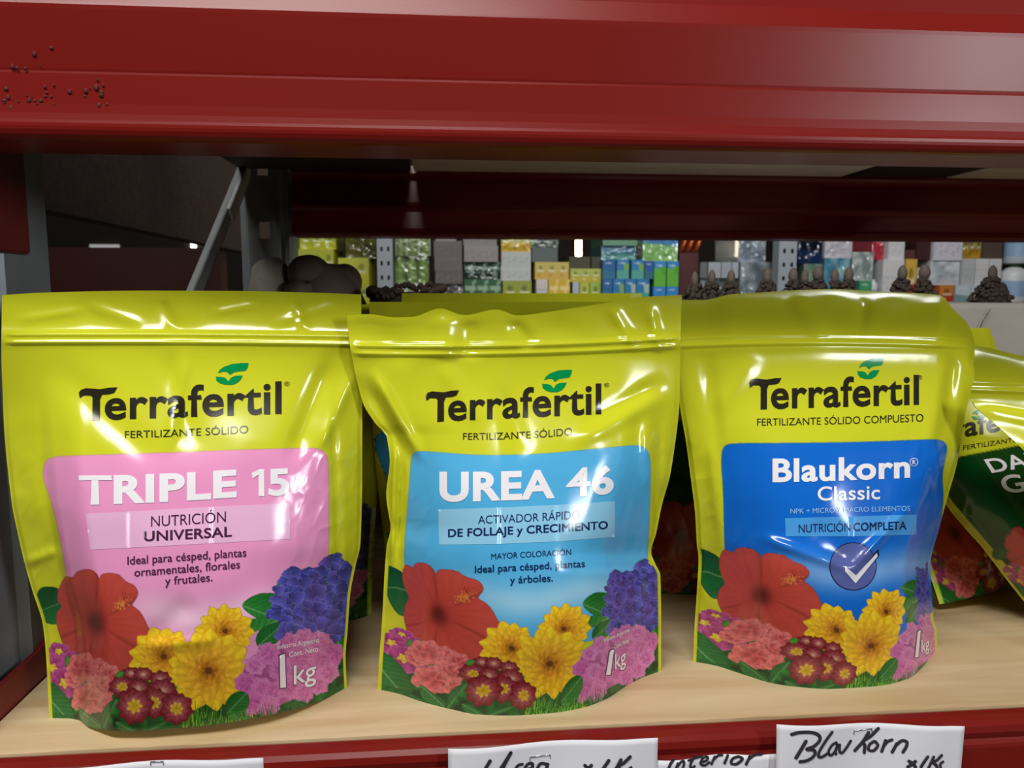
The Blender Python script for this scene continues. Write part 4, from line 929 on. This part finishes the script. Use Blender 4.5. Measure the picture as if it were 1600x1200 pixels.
# concrete block, cracked
xl = float(onY(1065, 500, .70)[0]); xr = float(onY(1720, 500, .70)[0])
blk = empty('concrete_block', ((xl+xr)/2, .78, 0), 'grey concrete block with a dark crack, behind the pouches', 'concrete block')
bm = bmesh.new(); bm_box(bm, (xl, .70, 0), (xr, .90, ztop), .004); bmesh.ops.subdivide_edges(bm, edges=bm.edges[:], cuts=5, use_grid_fill=True)
for v in bm.verts:
    if v.co.z > .002: v.co += Vector((0, (float(fbm(np.array(v.co.x*400), np.array(v.co.z*400), 30, 3))-.5)*.004, 0))
link('block', bm_mesh('block', bm), M['concrete'], blk)
cr = [(1548, 483), (1543, 490), (1538, 498), (1533, 507), (1530, 518), (1529, 530), (1528, 540)]
bm = bmesh.new(); bm_tube(bm, [tuple(onY(x, y, .6975)) for x, y in cr], [.0002, .0004, .0003, .0004, .00045, .0003, .0002], 5); link('crack', bm_mesh('crack', bm), M['crack'], blk)
def finial(px, py_top, label, wide=1.0, bw=13.0, dim=False, Y=YB, amp=.3):
    top = onY(px, py_top, Y); zt = float(top[2]); x = float(top[0]); s = Y/F_
    root = empty('stone_finial', (x, Y, ztop), label, 'stone finial', 'stone finials along the concrete block')
    H = zt-ztop; bh = 26*s; rb = bw/2*s
    bm = bmesh.new(); prof = [(0, 0), (.5, .1), (.85, .25), (1, .45), (.92, .65), (.7, .82), (.38, .94), (0.05, 1)]; rings = []
    for r_, h_ in prof: rings.append([bm.verts.new((x+r_*rb*math.cos(t)*(1+.05*math.sin(5*t)), Y+r_*rb*math.sin(t), zt-bh*(1-h_))) for t in np.linspace(0, 6.283, 17)[:-1]])
    for p_, q_ in zip(rings, rings[1:]):
        for k in range(16): bm.faces.new((p_[k], p_[(k+1) % 16], q_[(k+1) % 16], q_[k]))
    link('bud', bm_mesh('bud', bm, True), M['bud'], root)
    bm = bmesh.new(); rg = random.Random(int(px)); hb = H-bh*.82
    bmesh.ops.create_cone(bm, cap_ends=True, segments=18, radius1=15*s*wide, radius2=4*s, depth=hb, matrix=Matrix.Translation((x, Y, ztop+hb/2)))
    for _ in range(int(60*wide)):
        t = rg.uniform(0, 6.283); f = rg.random()**.8; r_ = (5+16*wide*(1-f)**.9)*s; c_ = Vector((x+r_*math.cos(t), Y+r_*math.sin(t)*.8, ztop+hb*f*.98+.001))
        bmesh.ops.create_icosphere(bm, subdivisions=1, radius=rg.uniform(3.0, 5.6)*s, matrix=Matrix.Translation(c_) @ Matrix.Rotation(rg.random()*3, 4, 'X') @ Matrix.Diagonal((1, .7, rg.uniform(.7, 1.3), 1)))
    for v in bm.verts: v.co.z = max(v.co.z, ztop+.0002)
    link('leafy_base', bm_mesh('leafy_base', bm, True), M['stone'], root)
for a in ((1086, 424, 'blurry stone finial at the left end of the block, before a dark red box', 1.1, 12), (1113, 421, 'stone finial second from the left end of the block', .9, 12), (1143, 421, 'stone finial third from the left end of the block', .9, 13),
          (1199.5, 419, 'rough leafy stone finial left of the perforated grey upright', 1.0, 14), (1240, 418, 'stone finial standing in front of the perforated grey upright', .9, 15), (1258, 421, 'small stone finial just right of the grey upright', .7, 12),
          (1279, 415, 'tall ribbed stone finial in the middle of the cluster of five', 1.0, 17), (1305, 419, 'slim stone finial between two taller ones before a teal pack', .7, 13), (1327, 417, 'smooth stone finial at the right of the cluster of five', .8, 15),
          (1411, 414, 'stone finial before a red and yellow box', 1.1, 15), (1445.5, 413, 'grey stone finial before a white wrapped pack', 1.1, 18), (1552, 414, 'wide-based stone finial alone at the right end of the block', 2.0, 14)):
    finial(*a)
# grey-brown ornaments on the left
def on_shelf(px, Y): return float(onY(px, 450, Y)[0])
Yo = .80
r = empty('stone_ornament', (on_shelf(421, Yo), Yo, 0), 'pale rough stone ornament in front of the back left upright', 'stone ornament')
zt = float(onY(425, 402, Yo)[2]); s_ = Yo/F_
lump('head', (on_shelf(424, Yo), Yo, zt-.035), .022, .03, .036, 3, M['pale_stone'], r, .1)
lump('body', (on_shelf(419, Yo), Yo, zt-.075), .022, .035, .05, 5, M['pale_stone'], r, .14)
bm = bmesh.new(); bm_box(bm, (on_shelf(396, Yo), Yo-.03, 0), (on_shelf(448, Yo), Yo+.03, zt-.085), .006); link('base', bm_mesh('base', bm), M['pale_stone'], r)
r = empty('clay_ornament', (on_shelf(510, Yo), Yo, 0), 'grey-brown smooth clay animal ornament beside the yellow boxes', 'clay ornament')
zt = float(onY(490, 400, Yo)[2])
lump('head', (on_shelf(487, Yo), Yo-.01, zt-.018), .021, .03, .019, 11, M['clay'], r, .05)
lump('snout', (on_shelf(480, Yo), Yo-.03, zt-.034), .016, .02, .011, 12, M['clay'], r, .06)
lump('shoulder', (on_shelf(533, Yo), Yo+.01, zt-.026), .020, .03, .019, 13, M['clay'], r, .06)
bm = bmesh.new(); rings = []
for z, w0, w1 in ((0, 462, 600), (zt-.07, 458, 590), (zt-.05, 458, 574), (zt-.03, 462, 560), (zt-.014, 474, 545), (zt-.008, 490, 525)):
    x0, x1 = on_shelf(w0, Yo), on_shelf(w1, Yo); rings.append([bm.verts.new(((x0+x1)/2+(x1-x0)/2*math.cos(t), Yo+.045*math.sin(t)*(1.0 if z < zt-.02 else .6), z)) for t in np.linspace(0, 6.283, 25)[:-1]])
for p_, q_ in zip(rings, rings[1:]):
    for k in range(24): bm.faces.new((p_[k], p_[(k+1) % 24], q_[(k+1) % 24], q_[k]))
bm.faces.new(rings[0][::-1]); bm.faces.new(rings[-1]); link('body', bm_mesh('body', bm, True), M['clay'], r)
lump('eye', (on_shelf(492, Yo), Yo-.042, zt-.027), .003, .003, .002, 2, M['dark_stone'], r, 0, sub=2)
r = empty('stone_bowl', (on_shelf(632, .76), .76, 0), 'dark stone bowl with a knobbly scalloped rim behind the light blue panel pouch', 'stone bowl')
bm = bmesh.new(); x = on_shelf(636, .76); zr = float(onY(640, 456, .76)[2]); rings = []
for rr0, z in ((.022, 0), (.024, .08), (.030, .16), (.036, zr-.012), (.036, zr), (.031, zr), (.028, zr-.02), (.0, zr-.03)): rings.append([bm.verts.new((x+rr0*math.cos(t), .76+rr0*math.sin(t), z)) for t in np.linspace(0, 6.283, 33)[:-1]])
for p_, q_ in zip(rings, rings[1:]):
    for k in range(32): bm.faces.new((p_[k], p_[(k+1) % 32], q_[(k+1) % 32], q_[k]))
link('bowl_body', bm_mesh('bowl_body', bm, True), M['stone'], r)
bm = bmesh.new(); rg = random.Random(3)
for i in range(56):
    t = i/56*6.283; bmesh.ops.create_icosphere(bm, subdivisions=1, radius=rg.uniform(.0026, .0042), matrix=Matrix.Translation((x+.036*math.cos(t), .76+.036*math.sin(t), zr+.001+rg.uniform(-.002, .003)+.004*math.cos(t-1.0))))
link('rim', bm_mesh('rim', bm, True), M['dark_stone'], r)
# ---------------------------------------------------------------- the rack across the aisle with its stock
YF = 3.2; ZS = float(onY(900, 475, YF)[2])
rootf = empty('stock_rack_shelf', (1.0, YF+.25, ZS), 'grey shelf of the far rack under the boxes', 'rack shelf')
plate((-1.6, YF-.06, ZS-.03), (3.0, YF+.55, ZS), M['steel_grey'], 'shelf_deck', rootf)
plate((-1.6, YF-.062, ZS-.09), (3.0, YF-.0605, ZS), M['red_dark'], 'front_rail', rootf)
plate((-1.6, YF+.5, ZS-.09), (3.0, YF+.55, ZS-.031), M['red_dark'], 'back_rail', rootf)
def far_upright(px0, px1, label):
    x0 = float(onY(px0, 400, YF-.13)[0]); x1 = float(onY(px1, 400, YF-.13)[0]); w = x1-x0
    r = upright('rack_upright', label, x0, YF-.13, w, .06, FLZ, 1.4, [w*.30, w*.74], .055, w*.15, .017, M['steel_grey'], zoff=.02, ribs=False)
    plate((x0+.002, YF-.13+.05, FLZ), (x1-.002, YF-.13+.052, 1.4), M['hole'], 'post_inner', r, 0)
far_upright(589, 613, 'perforated grey upright of the far rack behind the stone bowl')
far_upright(1217, 1245, 'perforated grey upright of the far rack behind the finials')
def pat_plain(c, d):
    def f(u, v, rg):
        t = ((v*9) % 1 < .35)*((np.sin(u*31)+np.sin(u*17+v*40)) > .2)*(v > .2)*(v < .9)
        return mixc(c, d, t*.6)
    return f
def pat_fruit(top, bot, dots, nrep=3):
    def f(u, v, rg):
        c = mixc(bot, top, smooth(.42, .5, v)); uu = (u*nrep) % 1
        m = np.exp(-(((uu-.5)/.28)**2+((v-.68)/.16)**2)*1.5) > .4; c = mixc(c, np.array(top)*.62, m*.7)
        m = np.exp(-(((uu-.35)/.2)**2+((v-.25)/.13)**2)*1.5) > .4; c = mixc(c, dots, m*.85)
        m = (np.abs(v-.48) < .05)*(uu > .2)*(uu < .85); return mixc(c, (236, 236, 220), m*.6)
    return f
def pat_x(base, lt, n=3):
    def f(u, v, rg):
        uu = (u*n) % 1; c = mixc(base, np.array(base)*.72, (v < .3)*1.0)
        m = (np.abs((uu-.62)-(v-.5)*.45) < .09)*(v > .1); m2 = (np.abs(v-.62) < .09)*(uu > .1)*(uu < .95); m3 = (np.abs((uu-.62)+(v-.42)*.6) < .06)*(v < .55)*(v > .12)
        return mixc(c, lt, np.clip(m+m2+m3, 0, 1)*.85)
    return f
def pat_split(a, b, cut=.45, word=(225, 235, 245), tri=None):
    def f(u, v, rg):
        c = mixc(b, a, smooth(cut-.04, cut+.04, v+.12*(u-.5) if tri is None else v))
        if tri is not None: c = mixc(c, tri, (u > .62-.3*(v-.5))*(v > .45)*(v < .8)*1.0)
        m = (np.abs(v-.82) < .05)*(u > .15)*(u < .75)*((np.sin(u*60) > -.4)); return mixc(c, word, m*.9)
    return f
def pat_wrap_glare(a, b):  # pale noise blotches paint the glare of crinkled wrap into the colour
    def f(u, v, rg):
        n = fbm(u*100+rg*50, v*100, 26, 3); return mixc(a, b, np.clip((n-.3)*2.2, 0, 1))
    return f
def pat_bottles(bg, gl, n=3):
    def f(u, v, rg):
        uu = np.abs(((u*n) % 1)-.5); w = .34*smooth(1.0, .7, v)+.07; return mixc(bg, mixc(gl, np.array(gl)*1.25, smooth(.2, 0, uu)), (uu < w)*1.0)
    return f
WHITE = (214, 214, 216)
BOX = [  # x0, y0, x1, y1, pattern, finish, depth, label
 (456, 370, 468, 391, pat_plain((110, 100, 40), (80, 74, 30)), 'carton', .12, 'olive carton edge left of the yellow-green wrapped pack'),
 (469, 366, 526, 391, pat_fruit((168, 186, 60), (196, 200, 50), (220, 220, 190)), 'wrap', .16, 'yellow-green wrapped pack at the top left of the far rack'),
 (457, 392, 523, 432, pat_fruit((180, 186, 50), (206, 190, 40), (214, 150, 30), 4), 'carton', .18, 'yellow box with orange spots, below the yellow-green wrapped pack'),
 (456, 432, 523, 475, pat_fruit((180, 186, 50), (206, 190, 40), (214, 150, 30), 4), 'carton', .18, 'yellow box lowest in its stack, behind the clay ornament'),
 (541, 366, 588, 404, pat_wrap_glare((84, 82, 34), (120, 116, 56)), 'wrap', .16, 'dark olive wrapped pack left of the left far upright'),
 (530, 405, 578, 447, pat_fruit((196, 200, 60), (206, 200, 24), (226, 160, 30), 2), 'carton', .2, 'bright yellow box standing out beside the clay ornament'),
 (530, 447, 582, 475, pat_fruit((186, 190, 60), (206, 204, 30), (200, 150, 30), 2), 'carton', .2, 'bright yellow box below another, partly behind the clay ornament'),
 (618, 366, 673, 395, pat_bottles((170, 180, 160), (104, 124, 72)), 'wrap', .16, 'whitish-green wrapped bottle pack, upper one right of the left far upright'),
 (616, 401, 671, 442, pat_bottles((60, 74, 50), (108, 134, 74)), 'wrap', .16, 'green bottle six-pack, middle one right of the left far upright'),
 (616, 443, 672, 475, pat_bottles((196, 204, 190), (140, 150, 120)), 'wrap', .16, 'white-capped bottle pack, bottom one right of the left far upright'),
 (681, 364, 713, 377, pat_plain((142, 134, 130), (110, 100, 100)), 'carton', .15, 'light grey-mauve carton topping the mauve stack'),
 (678, 378, 722, 400, pat_plain((100, 92, 90), (80, 72, 72)), 'carton', .16, 'grey-mauve carton, second from top of its stack'),
 (679, 401, 722, 422, pat_plain((104, 96, 94), (82, 74, 74)), 'carton', .16, 'grey-mauve carton, middle of its stack'),
 (680, 423, 723, 443, pat_plain((96, 88, 88), (130, 124, 124)), 'carton', .16, 'grey-mauve carton, second from bottom of its stack'),
 (680, 444, 724, 475, pat_wrap_glare((84, 80, 84), (150, 150, 156)), 'wrap', .16, 'grey wrapped pack at the bottom of the mauve stack'),
 (724, 364, 776, 383, pat_plain((128, 124, 122), (100, 96, 96)), 'carton', .16, 'grey carton topping the stack of dark green boxes'),
 (725, 385, 778, 409, pat_plain((140, 134, 132), (108, 102, 108)), 'carton', .17, 'grey carton with a blue foot strip over dark green boxes'),
 (725, 410, 781, 436, pat_x((48, 70, 62), (150, 172, 160)), 'wrap', .17, 'dark green box with pale letter X marks, upper one'),
 (725, 437, 783, 475, pat_x((40, 92, 58), (164, 190, 160)), 'carton', .17, 'dark green box with pale letter X marks, lower one'),
 (783, 364, 829, 392, pat_fruit((180, 174, 96), (196, 162, 52), (150, 120, 40)), 'wrap', .16, 'mustard wrapped box on top of the white cartons'),
 (783, 394, 829, 415, pat_plain((182, 186, 182), (136, 140, 138)), 'carton', .16, 'pale grey-white carton, upper of two below the mustard box'),
 (782, 416, 829, 438, pat_plain((186, 192, 188), (140, 148, 146)), 'carton', .16, 'pale grey-white carton, lower of two below the mustard box'),
 (785, 439, 830, 475, pat_fruit((150, 160, 60), (206, 178, 60), (236, 214, 120), 2), 'carton', .17, 'yellow box with a green band below the pale cartons'),
 (830, 364, 872, 387, pat_wrap_glare((70, 88, 80), (104, 120, 110)), 'wrap', .15, 'dark grey-green wrapped pack, upper of two'),
 (831, 388, 871, 410, pat_plain((84, 94, 92), (104, 114, 110)), 'carton', .15, 'dark grey-green carton, lower of two'),
 (835, 410, 888, 436, pat_fruit((196, 180, 90), (208, 172, 78), (196, 140, 50)), 'carton', .17, 'tan-yellow box with orange dots, above a small white box'),
 (837, 437, 855, 475, pat_plain((206, 200, 196), (120, 116, 130)), 'carton', .18, 'small white box left of the yellow letter box'),
 (856, 437, 889.5, 475, pat_x((210, 176, 48), (238, 220, 150), 2), 'carton', .18, 'yellow box with pale letter marks right of a small white box'),
 (889, 401, 922, 419, pat_plain((66, 60, 36), (50, 46, 30)), 'carton', .14, 'dark olive carton below the bright hanging lamp'),
 (924, 401, 939, 419, pat_plain((56, 56, 44), (44, 44, 36)), 'carton', .14, 'dark grey carton beside the olive one below the lamp'),
 (890, 420, 938, 440, pat_fruit((176, 186, 84), (190, 176, 50), (210, 200, 150)), 'carton', .17, 'yellow-green fruit box resting on three small ones'),
 (894, 441, 904, 475, pat_plain((176, 184, 196), (130, 136, 150)), 'carton', .17, 'small grey-white box under the yellow-green fruit box'),
 (905, 441, 920, 475, pat_fruit((176, 190, 70), (206, 196, 60), (220, 170, 60), 1), 'carton', .17, 'small yellow-green box, middle of three under the fruit box'),
 (921, 441, 938, 475, pat_fruit((160, 184, 80), (200, 190, 60), (214, 200, 120), 1), 'carton', .17, 'small yellow-green box, right of three under the fruit box'),
 (940, 364, 993, 383, pat_plain((92, 140, 112), (120, 160, 130)), 'carton', .17, 'sea-green carton on top of the blue-teal stack'),
 (939, 384, 992, 405, pat_split((72, 124, 152), (96, 150, 146)), 'wrap', .17, 'blue-teal pack under the sea-green carton'),
 (939, 406, 959, 435, pat_split((24, 92, 150), (40, 110, 140)), 'carton', .2, 'dark blue box at left of the middle blue row'),
 (961, 406, 980, 435, pat_split((40, 120, 176), (80, 160, 150), tri=(110, 170, 80)), 'carton', .2, 'blue-green box, middle of the middle blue row'),
 (984, 406, 1003, 435, pat_split((40, 120, 176), (80, 160, 150), tri=(110, 170, 80)), 'carton', .2, 'blue-green box, right of the middle blue row'),
 (939, 436, 954, 475, pat_split((24, 96, 160), (40, 130, 140)), 'carton', .22, 'dark blue box at left of the bottom blue row'),
 (955, 436, 972, 475, pat_split((36, 116, 176), (70, 160, 140), tri=(120, 170, 110)), 'carton', .22, 'blue-green box, second from left of the bottom blue row'),
 (973, 436, 990, 475, pat_split((36, 116, 176), (70, 160, 140), tri=(150, 190, 170)), 'carton', .22, 'blue-green box, third from left of the bottom blue row'),
 (991, 436, 1011, 475, pat_split((36, 116, 176), (70, 160, 140), tri=(150, 190, 170)), 'carton', .22, 'blue-green box at right of the bottom blue row'),
 (1003, 364, 1057, 407, pat_split((86, 140, 190), (128, 178, 104), .6), 'wrap', .18, 'large wrapped pack, blue above and green below'),
 (1004, 408, 1018, 435, pat_split((24, 84, 160), (36, 104, 120)), 'carton', .2, 'deep blue box side left of the two green boxes'),
 (1019, 408, 1037.5, 447, pat_split((44, 130, 196), (92, 176, 52), .72, tri=(76, 160, 44)), 'carton', .2, 'green box with blue top, left of a pair'),
 (1039, 408, 1057, 447, pat_split((44, 130, 196), (92, 176, 52), .72, tri=(76, 160, 44)), 'carton', .2, 'green box with blue top, right of a pair'),
 (1018, 448, 1037.5, 475, pat_split((44, 130, 196), (36, 110, 180), .4), 'carton', .2, 'bright blue box below the left green box'),
 (1039, 448, 1057, 475, pat_split((44, 130, 196), (70, 160, 120), .4), 'carton', .2, 'bright blue box below the right green box'),
 (1063, 394, 1093, 475, pat_plain((72, 20, 20), (60, 16, 16)), 'carton', .1, 'dark red carton behind the leftmost finials'),
 (1096, 434, 1153, 475, pat_wrap_glare((86, 96, 96), (120, 132, 134)), 'wrap', .14, 'dim grey wrapped pack behind the second and third finials'),
 (1094, 409, 1105, 433, pat_plain((96, 104, 104), (84, 92, 92)), 'carton', .14, 'shaded grey carton side left of three grey-white boxes'),
 (1106, 409, 1125.5, 433, pat_plain((156, 164, 170), (116, 124, 130)), 'carton', .15, 'grey-white box, left of three under the dark gap'),
 (1126.5, 409, 1142, 433, pat_plain((150, 158, 166), (112, 120, 128)), 'carton', .15, 'grey-white box, middle of three under the dark gap'),
 (1143, 409, 1153, 433, pat_plain((160, 168, 176), (120, 126, 134)), 'carton', .15, 'grey-white box, right of three under the dark gap'),
 (1151, 364, 1194, 408, pat_wrap_glare((110, 122, 134), (164, 176, 188)), 'wrap', .18, 'silver-grey wrapped pack, upper one left of the right far upright'),
 (1154, 409, 1213, 475, pat_wrap_glare((90, 100, 106), (160, 172, 178)), 'wrap', .2, 'silver-grey wrapped pack, lower one left of the right far upright'),
 (1247, 364, 1284, 410, pat_split((20, 26, 40), (28, 48, 84)), 'wrap', .15, 'dark navy pack right of the right far upright'),
 (1256, 411, 1285, 475, pat_wrap_glare((90, 130, 104), (140, 150, 140)), 'wrap', .16, 'grey-green wrapped pack behind the small finial'),
 (1286, 364, 1329, 401, pat_plain((192, 190, 198), (168, 166, 178)), 'wrap', .17, 'white wrapped carton above the teal pack'),
 (1287, 402, 1327, 475, pat_wrap_glare((60, 120, 150), (140, 176, 180)), 'wrap', .17, 'teal wrapped pack behind the cluster of five finials'),
 (1329.5, 392, 1362, 434, pat_wrap_glare((128, 142, 138), (196, 206, 204)), 'wrap', .18, 'silver-white crinkled pack right of the teal pack'),
 (1338, 438, 1357, 475, pat_split((70, 150, 100), (50, 120, 150)), 'carton', .2, 'small blue and green box below the silver-white pack'),
 (1365, 364, 1383, 407, pat_split((170, 120, 126), (166, 40, 60), .7), 'wrap', .12, 'pinkish-red bottle pack left of a white carton'),
 (1384, 364, 1409, 402, pat_plain((206, 206, 208), (168, 168, 176)), 'carton', .16, 'tall white carton right of the pinkish-red bottles'),
 (1375, 404, 1408, 475, pat_plain((208, 208, 210), (170, 166, 172)), 'carton', .18, 'white carton with faint text behind the tenth finial'),
 (1410, 388, 1428, 402, pat_plain((88, 56, 50), (70, 44, 42)), 'carton', .14, 'dark brown carton on the red and yellow box'),
 (1410, 403, 1428, 475, pat_fruit((206, 170, 70), (190, 50, 36), (220, 190, 80), 1), 'carton', .18, 'red and yellow box right of a white carton, behind a finial'),
 (1429, 417, 1442, 475, pat_plain((206, 204, 202), (180, 176, 178)), 'carton', .18, 'narrow white box right of the red and yellow box'),
 (1430, 364, 1452, 404, pat_plain((64, 36, 36), (50, 28, 28)), 'carton', .14, 'brown carton left of the large white printed carton'),
 (1453, 364, 1498, 403, pat_plain((204, 202, 212), (150, 146, 176)), 'carton', .17, 'large white printed carton over the white wrapped pack'),
 (1502, 364, 1531, 400, pat_fruit((140, 130, 70), (170, 136, 40), (160, 120, 40)), 'wrap', .16, 'mustard pack right of the large white printed carton'),
 (1532, 364, 1562, 400, pat_plain((86, 70, 62), (70, 54, 48)), 'carton', .15, 'brown carton at the upper right, beside the mustard pack'),
 (1451, 405, 1497, 444, pat_wrap_glare((176, 184, 190), (216, 222, 226)), 'wrap', .18, 'white wrapped pack behind the grey finial'),
 (1498.5, 402, 1518, 442, pat_plain((184, 188, 190), (150, 154, 158)), 'carton', .18, 'white box, left of three beside the wrapped pack'),
 (1519, 402, 1539, 442, pat_plain((212, 212, 214), (170, 170, 176)), 'carton', .18, 'white box, middle of three beside the wrapped pack'),
 (1540, 402, 1559, 442, pat_plain((210, 210, 212), (170, 170, 176)), 'carton', .18, 'white box, right of three, behind the wide-based finial'),
 (1463, 445, 1485, 475, pat_fruit((200, 120, 50), (176, 52, 34), (216, 180, 90), 1), 'carton', .2, 'small red and yellow box at the corner of the dark blue panel pouch'),
 (1487, 445, 1511, 475, pat_split((190, 204, 210), (120, 150, 156)), 'carton', .2, 'small pale blue-white box right of the small red and yellow one'),
 (1512, 445, 1531, 475, pat_split((196, 206, 210), (200, 190, 190)), 'carton', .2, 'small white box, second right of the small red and yellow one'),
]
def wx(px): return float(onY(px, 420, YF)[0])
def wz(py): return float(onY(900, py, YF)[2])
done = []
for i, (x0, y0, x1, y1, pat, fin, dep, lab) in enumerate(BOX):
    below = [b for b in BOX if b is not BOX[i] and b[1] >= y1-6 and b[1] <= y1+12 and min(x1, b[2])-max(x0, b[0]) > .3*min(x1-x0, b[2]-b[0])]
    zt_ = wz(y0); zb_ = ZS+.0003 if y1 >= 475 or not below else wz(min(b[1] for b in below))+.0004
    if y1 < 475 and not below: zb_ = wz(y1)
    xa, xb = wx(x0)+.0004, wx(x1)-.0004; nu, nv = 22, 18; rg = (i*37 % 97)/97
    U, V = np.meshgrid(np.linspace(0, 1, nu), np.linspace(0, 1, nv)); col = np.clip(pat(U, 1-V, rg), 0, 255).reshape(-1, 3)
    yf = YF-(dep-.16)*.5-(.012 if fin == 'carton' else 0)
    pts = np.stack([xa+(xb-xa)*U, yf+0*U, zt_+(zb_-zt_)*V], -1).reshape(-1, 3)
    if fin == 'wrap':
        n = fbm(U.ravel()*60+i*11, V.ravel()*60, 14, i)-.5; e = np.minimum(np.minimum(U, 1-U), np.minimum(V, 1-V)).ravel()
        pts[:, 1] -= n*.012*smooth(0, .12, e)
    c0 = len(pts); bc = np.array([[x, y, z] for y in (yf, yf+dep+.1) for z in (zt_, zb_) for x in (xa, xb)])
    Fb = np.array([(0, 1, 5, 4), (2, 6, 7, 3), (0, 4, 6, 2), (1, 3, 7, 5), (4, 5, 7, 6)])+c0
    me = mesh_np('carton', np.vstack([pts, bc]), np.vstack([grid_faces(nv, nu), Fb]), None, lin(np.vstack([col, np.tile(col.mean(0), (8, 1))])), False)
    nm = 'shrink_wrapped_pack' if fin == 'wrap' else 'stock_box'
    tag(link(nm, me, M[fin]), lab, 'pack' if fin == 'wrap' else 'box', 'stock on the far rack')
# bottles at the right end of the far rack
def jug(px, y0, y1, w, body, lab, cap=None, capc=None, base=None):
    x = wx(px); zt_ = wz(y0); zb_ = wz(y1) if base is None else base; r = w/2*YF/F_; root = empty('plastic_jug', (x, YF, zb_), lab, 'jug', 'jugs on the far rack'); h = zt_-zb_
    bm = bmesh.new(); rings = []
    for rr0, t in ((.0, 0), (.94, 0), (1, .03), (1, .70), (.92, .80), (.55, .9), (.34, .94), (.34, .97), (0, .97)): rings.append([bm.verts.new((x+rr0*r*math.cos(a), YF+rr0*r*math.sin(a), zb_+h*t)) for a in np.linspace(0, 6.283, 25)[:-1]])
    for p_, q_ in zip(rings, rings[1:]):
        for k in range(24): bm.faces.new((p_[k], p_[(k+1) % 24], q_[(k+1) % 24], q_[k]))
    link('bottle_body', bm_mesh('bottle_body', bm, True), body, root)
    bm = bmesh.new(); bmesh.ops.create_cone(bm, cap_ends=True, segments=20, radius1=r*.4, radius2=r*.38, depth=h*.1, matrix=Matrix.Translation((x, YF, zb_+h*.95))); link('cap', bm_mesh('cap', bm), capc, root)
    bm = bmesh.new(); bmesh.ops.create_cone(bm, cap_ends=False, segments=32, radius1=r*1.006, radius2=r*1.006, depth=h*.4, matrix=Matrix.Translation((x, YF, zb_+h*.38))); link('wrap_label', bm_mesh('wrap_label', bm, True), base_lbl, root)
base_lbl = mat('pale_blue_label', (140, 170, 200), .4, noise=(40, .2))
pale_pl = mat('pale_plastic', (188, 198, 208), .3, noise=(30, .08)); green_c = mat('green_lid', (40, 92, 52), .5); white_c = mat('white_lid', (224, 226, 228), .4); white_pl = mat('white_plastic', (206, 210, 212), .35)
jug(1588, 344, 414, 42, pale_pl, 'big pale plastic jug at the upper right end of the far rack', capc=white_c, base=wz(410)+.0005)
jug(1585, 411, 475, 46, white_pl, 'white plastic jug with green lid under the big pale one', capc=green_c, base=ZS)
jug(1365, 436, 475, 15, white_pl, 'small white bottle below the silver-white pack', capc=white_c, base=ZS)
# copper foil packets
for i, px in enumerate((1071, 1082, 1094)):
    bm = bmesh.new(); x = wx(px); bmesh.ops.create_uvsphere(bm, u_segments=16, v_segments=12, radius=1, matrix=Matrix.Translation((x, YF+.05, wz(380))) @ Matrix.Rotation(.35, 4, 'Y') @ Matrix.Diagonal((.012, .03, .05, 1)))
    for v in bm.verts: v.co.z = max(v.co.z, wz(393.5))
    tag(link('copper_packet', bm_mesh('copper_packet', bm, True), M['copper']), ['orange copper foil packet, left of three on the dark red carton', 'orange copper foil packet, middle of three on the dark red carton', 'orange copper foil packet, right of three on the dark red carton'][i], 'packet', 'copper foil packets')
# lamp seen between the boxes
r = empty('hanging_lamp', (float(onY(904, 386, 4.4)[0]), 4.4, float(onY(904, 401, 4.4)[2])), 'bright warm hanging lamp above the dark olive carton', 'lamp')
a = onY(904, 401, 4.4); b = onY(904, 374, 4.4); bm = bmesh.new(); bm_tube(bm, [tuple(a+np.array([0, 0, .002])), tuple(a+np.array([0, 0, .006])), tuple(b)], [.014, .019, .019], 16); link('lamp_tube', bm_mesh('lamp_tube', bm, True), M['lamp'], r)
bm = bmesh.new(); bm_tube(bm, [tuple(b), (b[0], b[1], b[2]+.03)], .021, 16); bm_tube(bm, [(b[0], b[1], b[2]+.03), (b[0], b[1], 1.9)], .003, 6); link('lamp_holder', bm_mesh('lamp_holder', bm, True), M['hole'], r)
# ---------------------------------------------------------------- the room
def room(name, lo, hi, m):
    bm = bmesh.new(); bm_box(bm, lo, hi); tag(link(name, bm_mesh(name, bm), m), kind='structure')
X0, X1, Y0, Y1, ZC = -4.0, 5.0, -3.6, 7.0, 1.9
room('floor', (X0, Y0, FLZ-.05), (X1, Y1, FLZ), M['floor']); room('ceiling', (X0, Y0, ZC), (X1, Y1, ZC+.05), M['wall'])
room('wall_left', (X0-.05, Y0, FLZ), (X0, Y1, ZC), M['wall']); room('wall_right', (X1, Y0, FLZ), (X1+.05, Y1, ZC), M['wall'])
room('wall_front', (X0, Y0-.05, FLZ), (X1, Y0, ZC), M['wall']); room('wall_back', (X0, Y1, FLZ), (X1, Y1+.05, ZC), M['wall'])
# small lit window openings on the far wall, seen through the left end frame
def win(name, px0, py0, px1, py1, Y, m):
    a = onY(px0, py1, Y); b = onY(px1, py0, Y); bm = bmesh.new(); bm_box(bm, (a[0], Y, a[2]), (b[0], Y+.01, b[2]), 0); tag(link(name, bm_mesh(name, bm), m), kind='structure')
win('window_1', 298, 375, 306, 387, 6.98, M['sky_glow']); win('window_2', 297, 366, 306, 373, 6.98, M['sky_glow'])
win('window_3', 298, 358, 322, 362, 6.98, mat('dim_daylight', (190, 160, 130), .5, emit=.8)); win('window_4', 140, 382, 186, 387, 6.98, mat('grey_daylight', (170, 170, 170), .5, emit=.7))
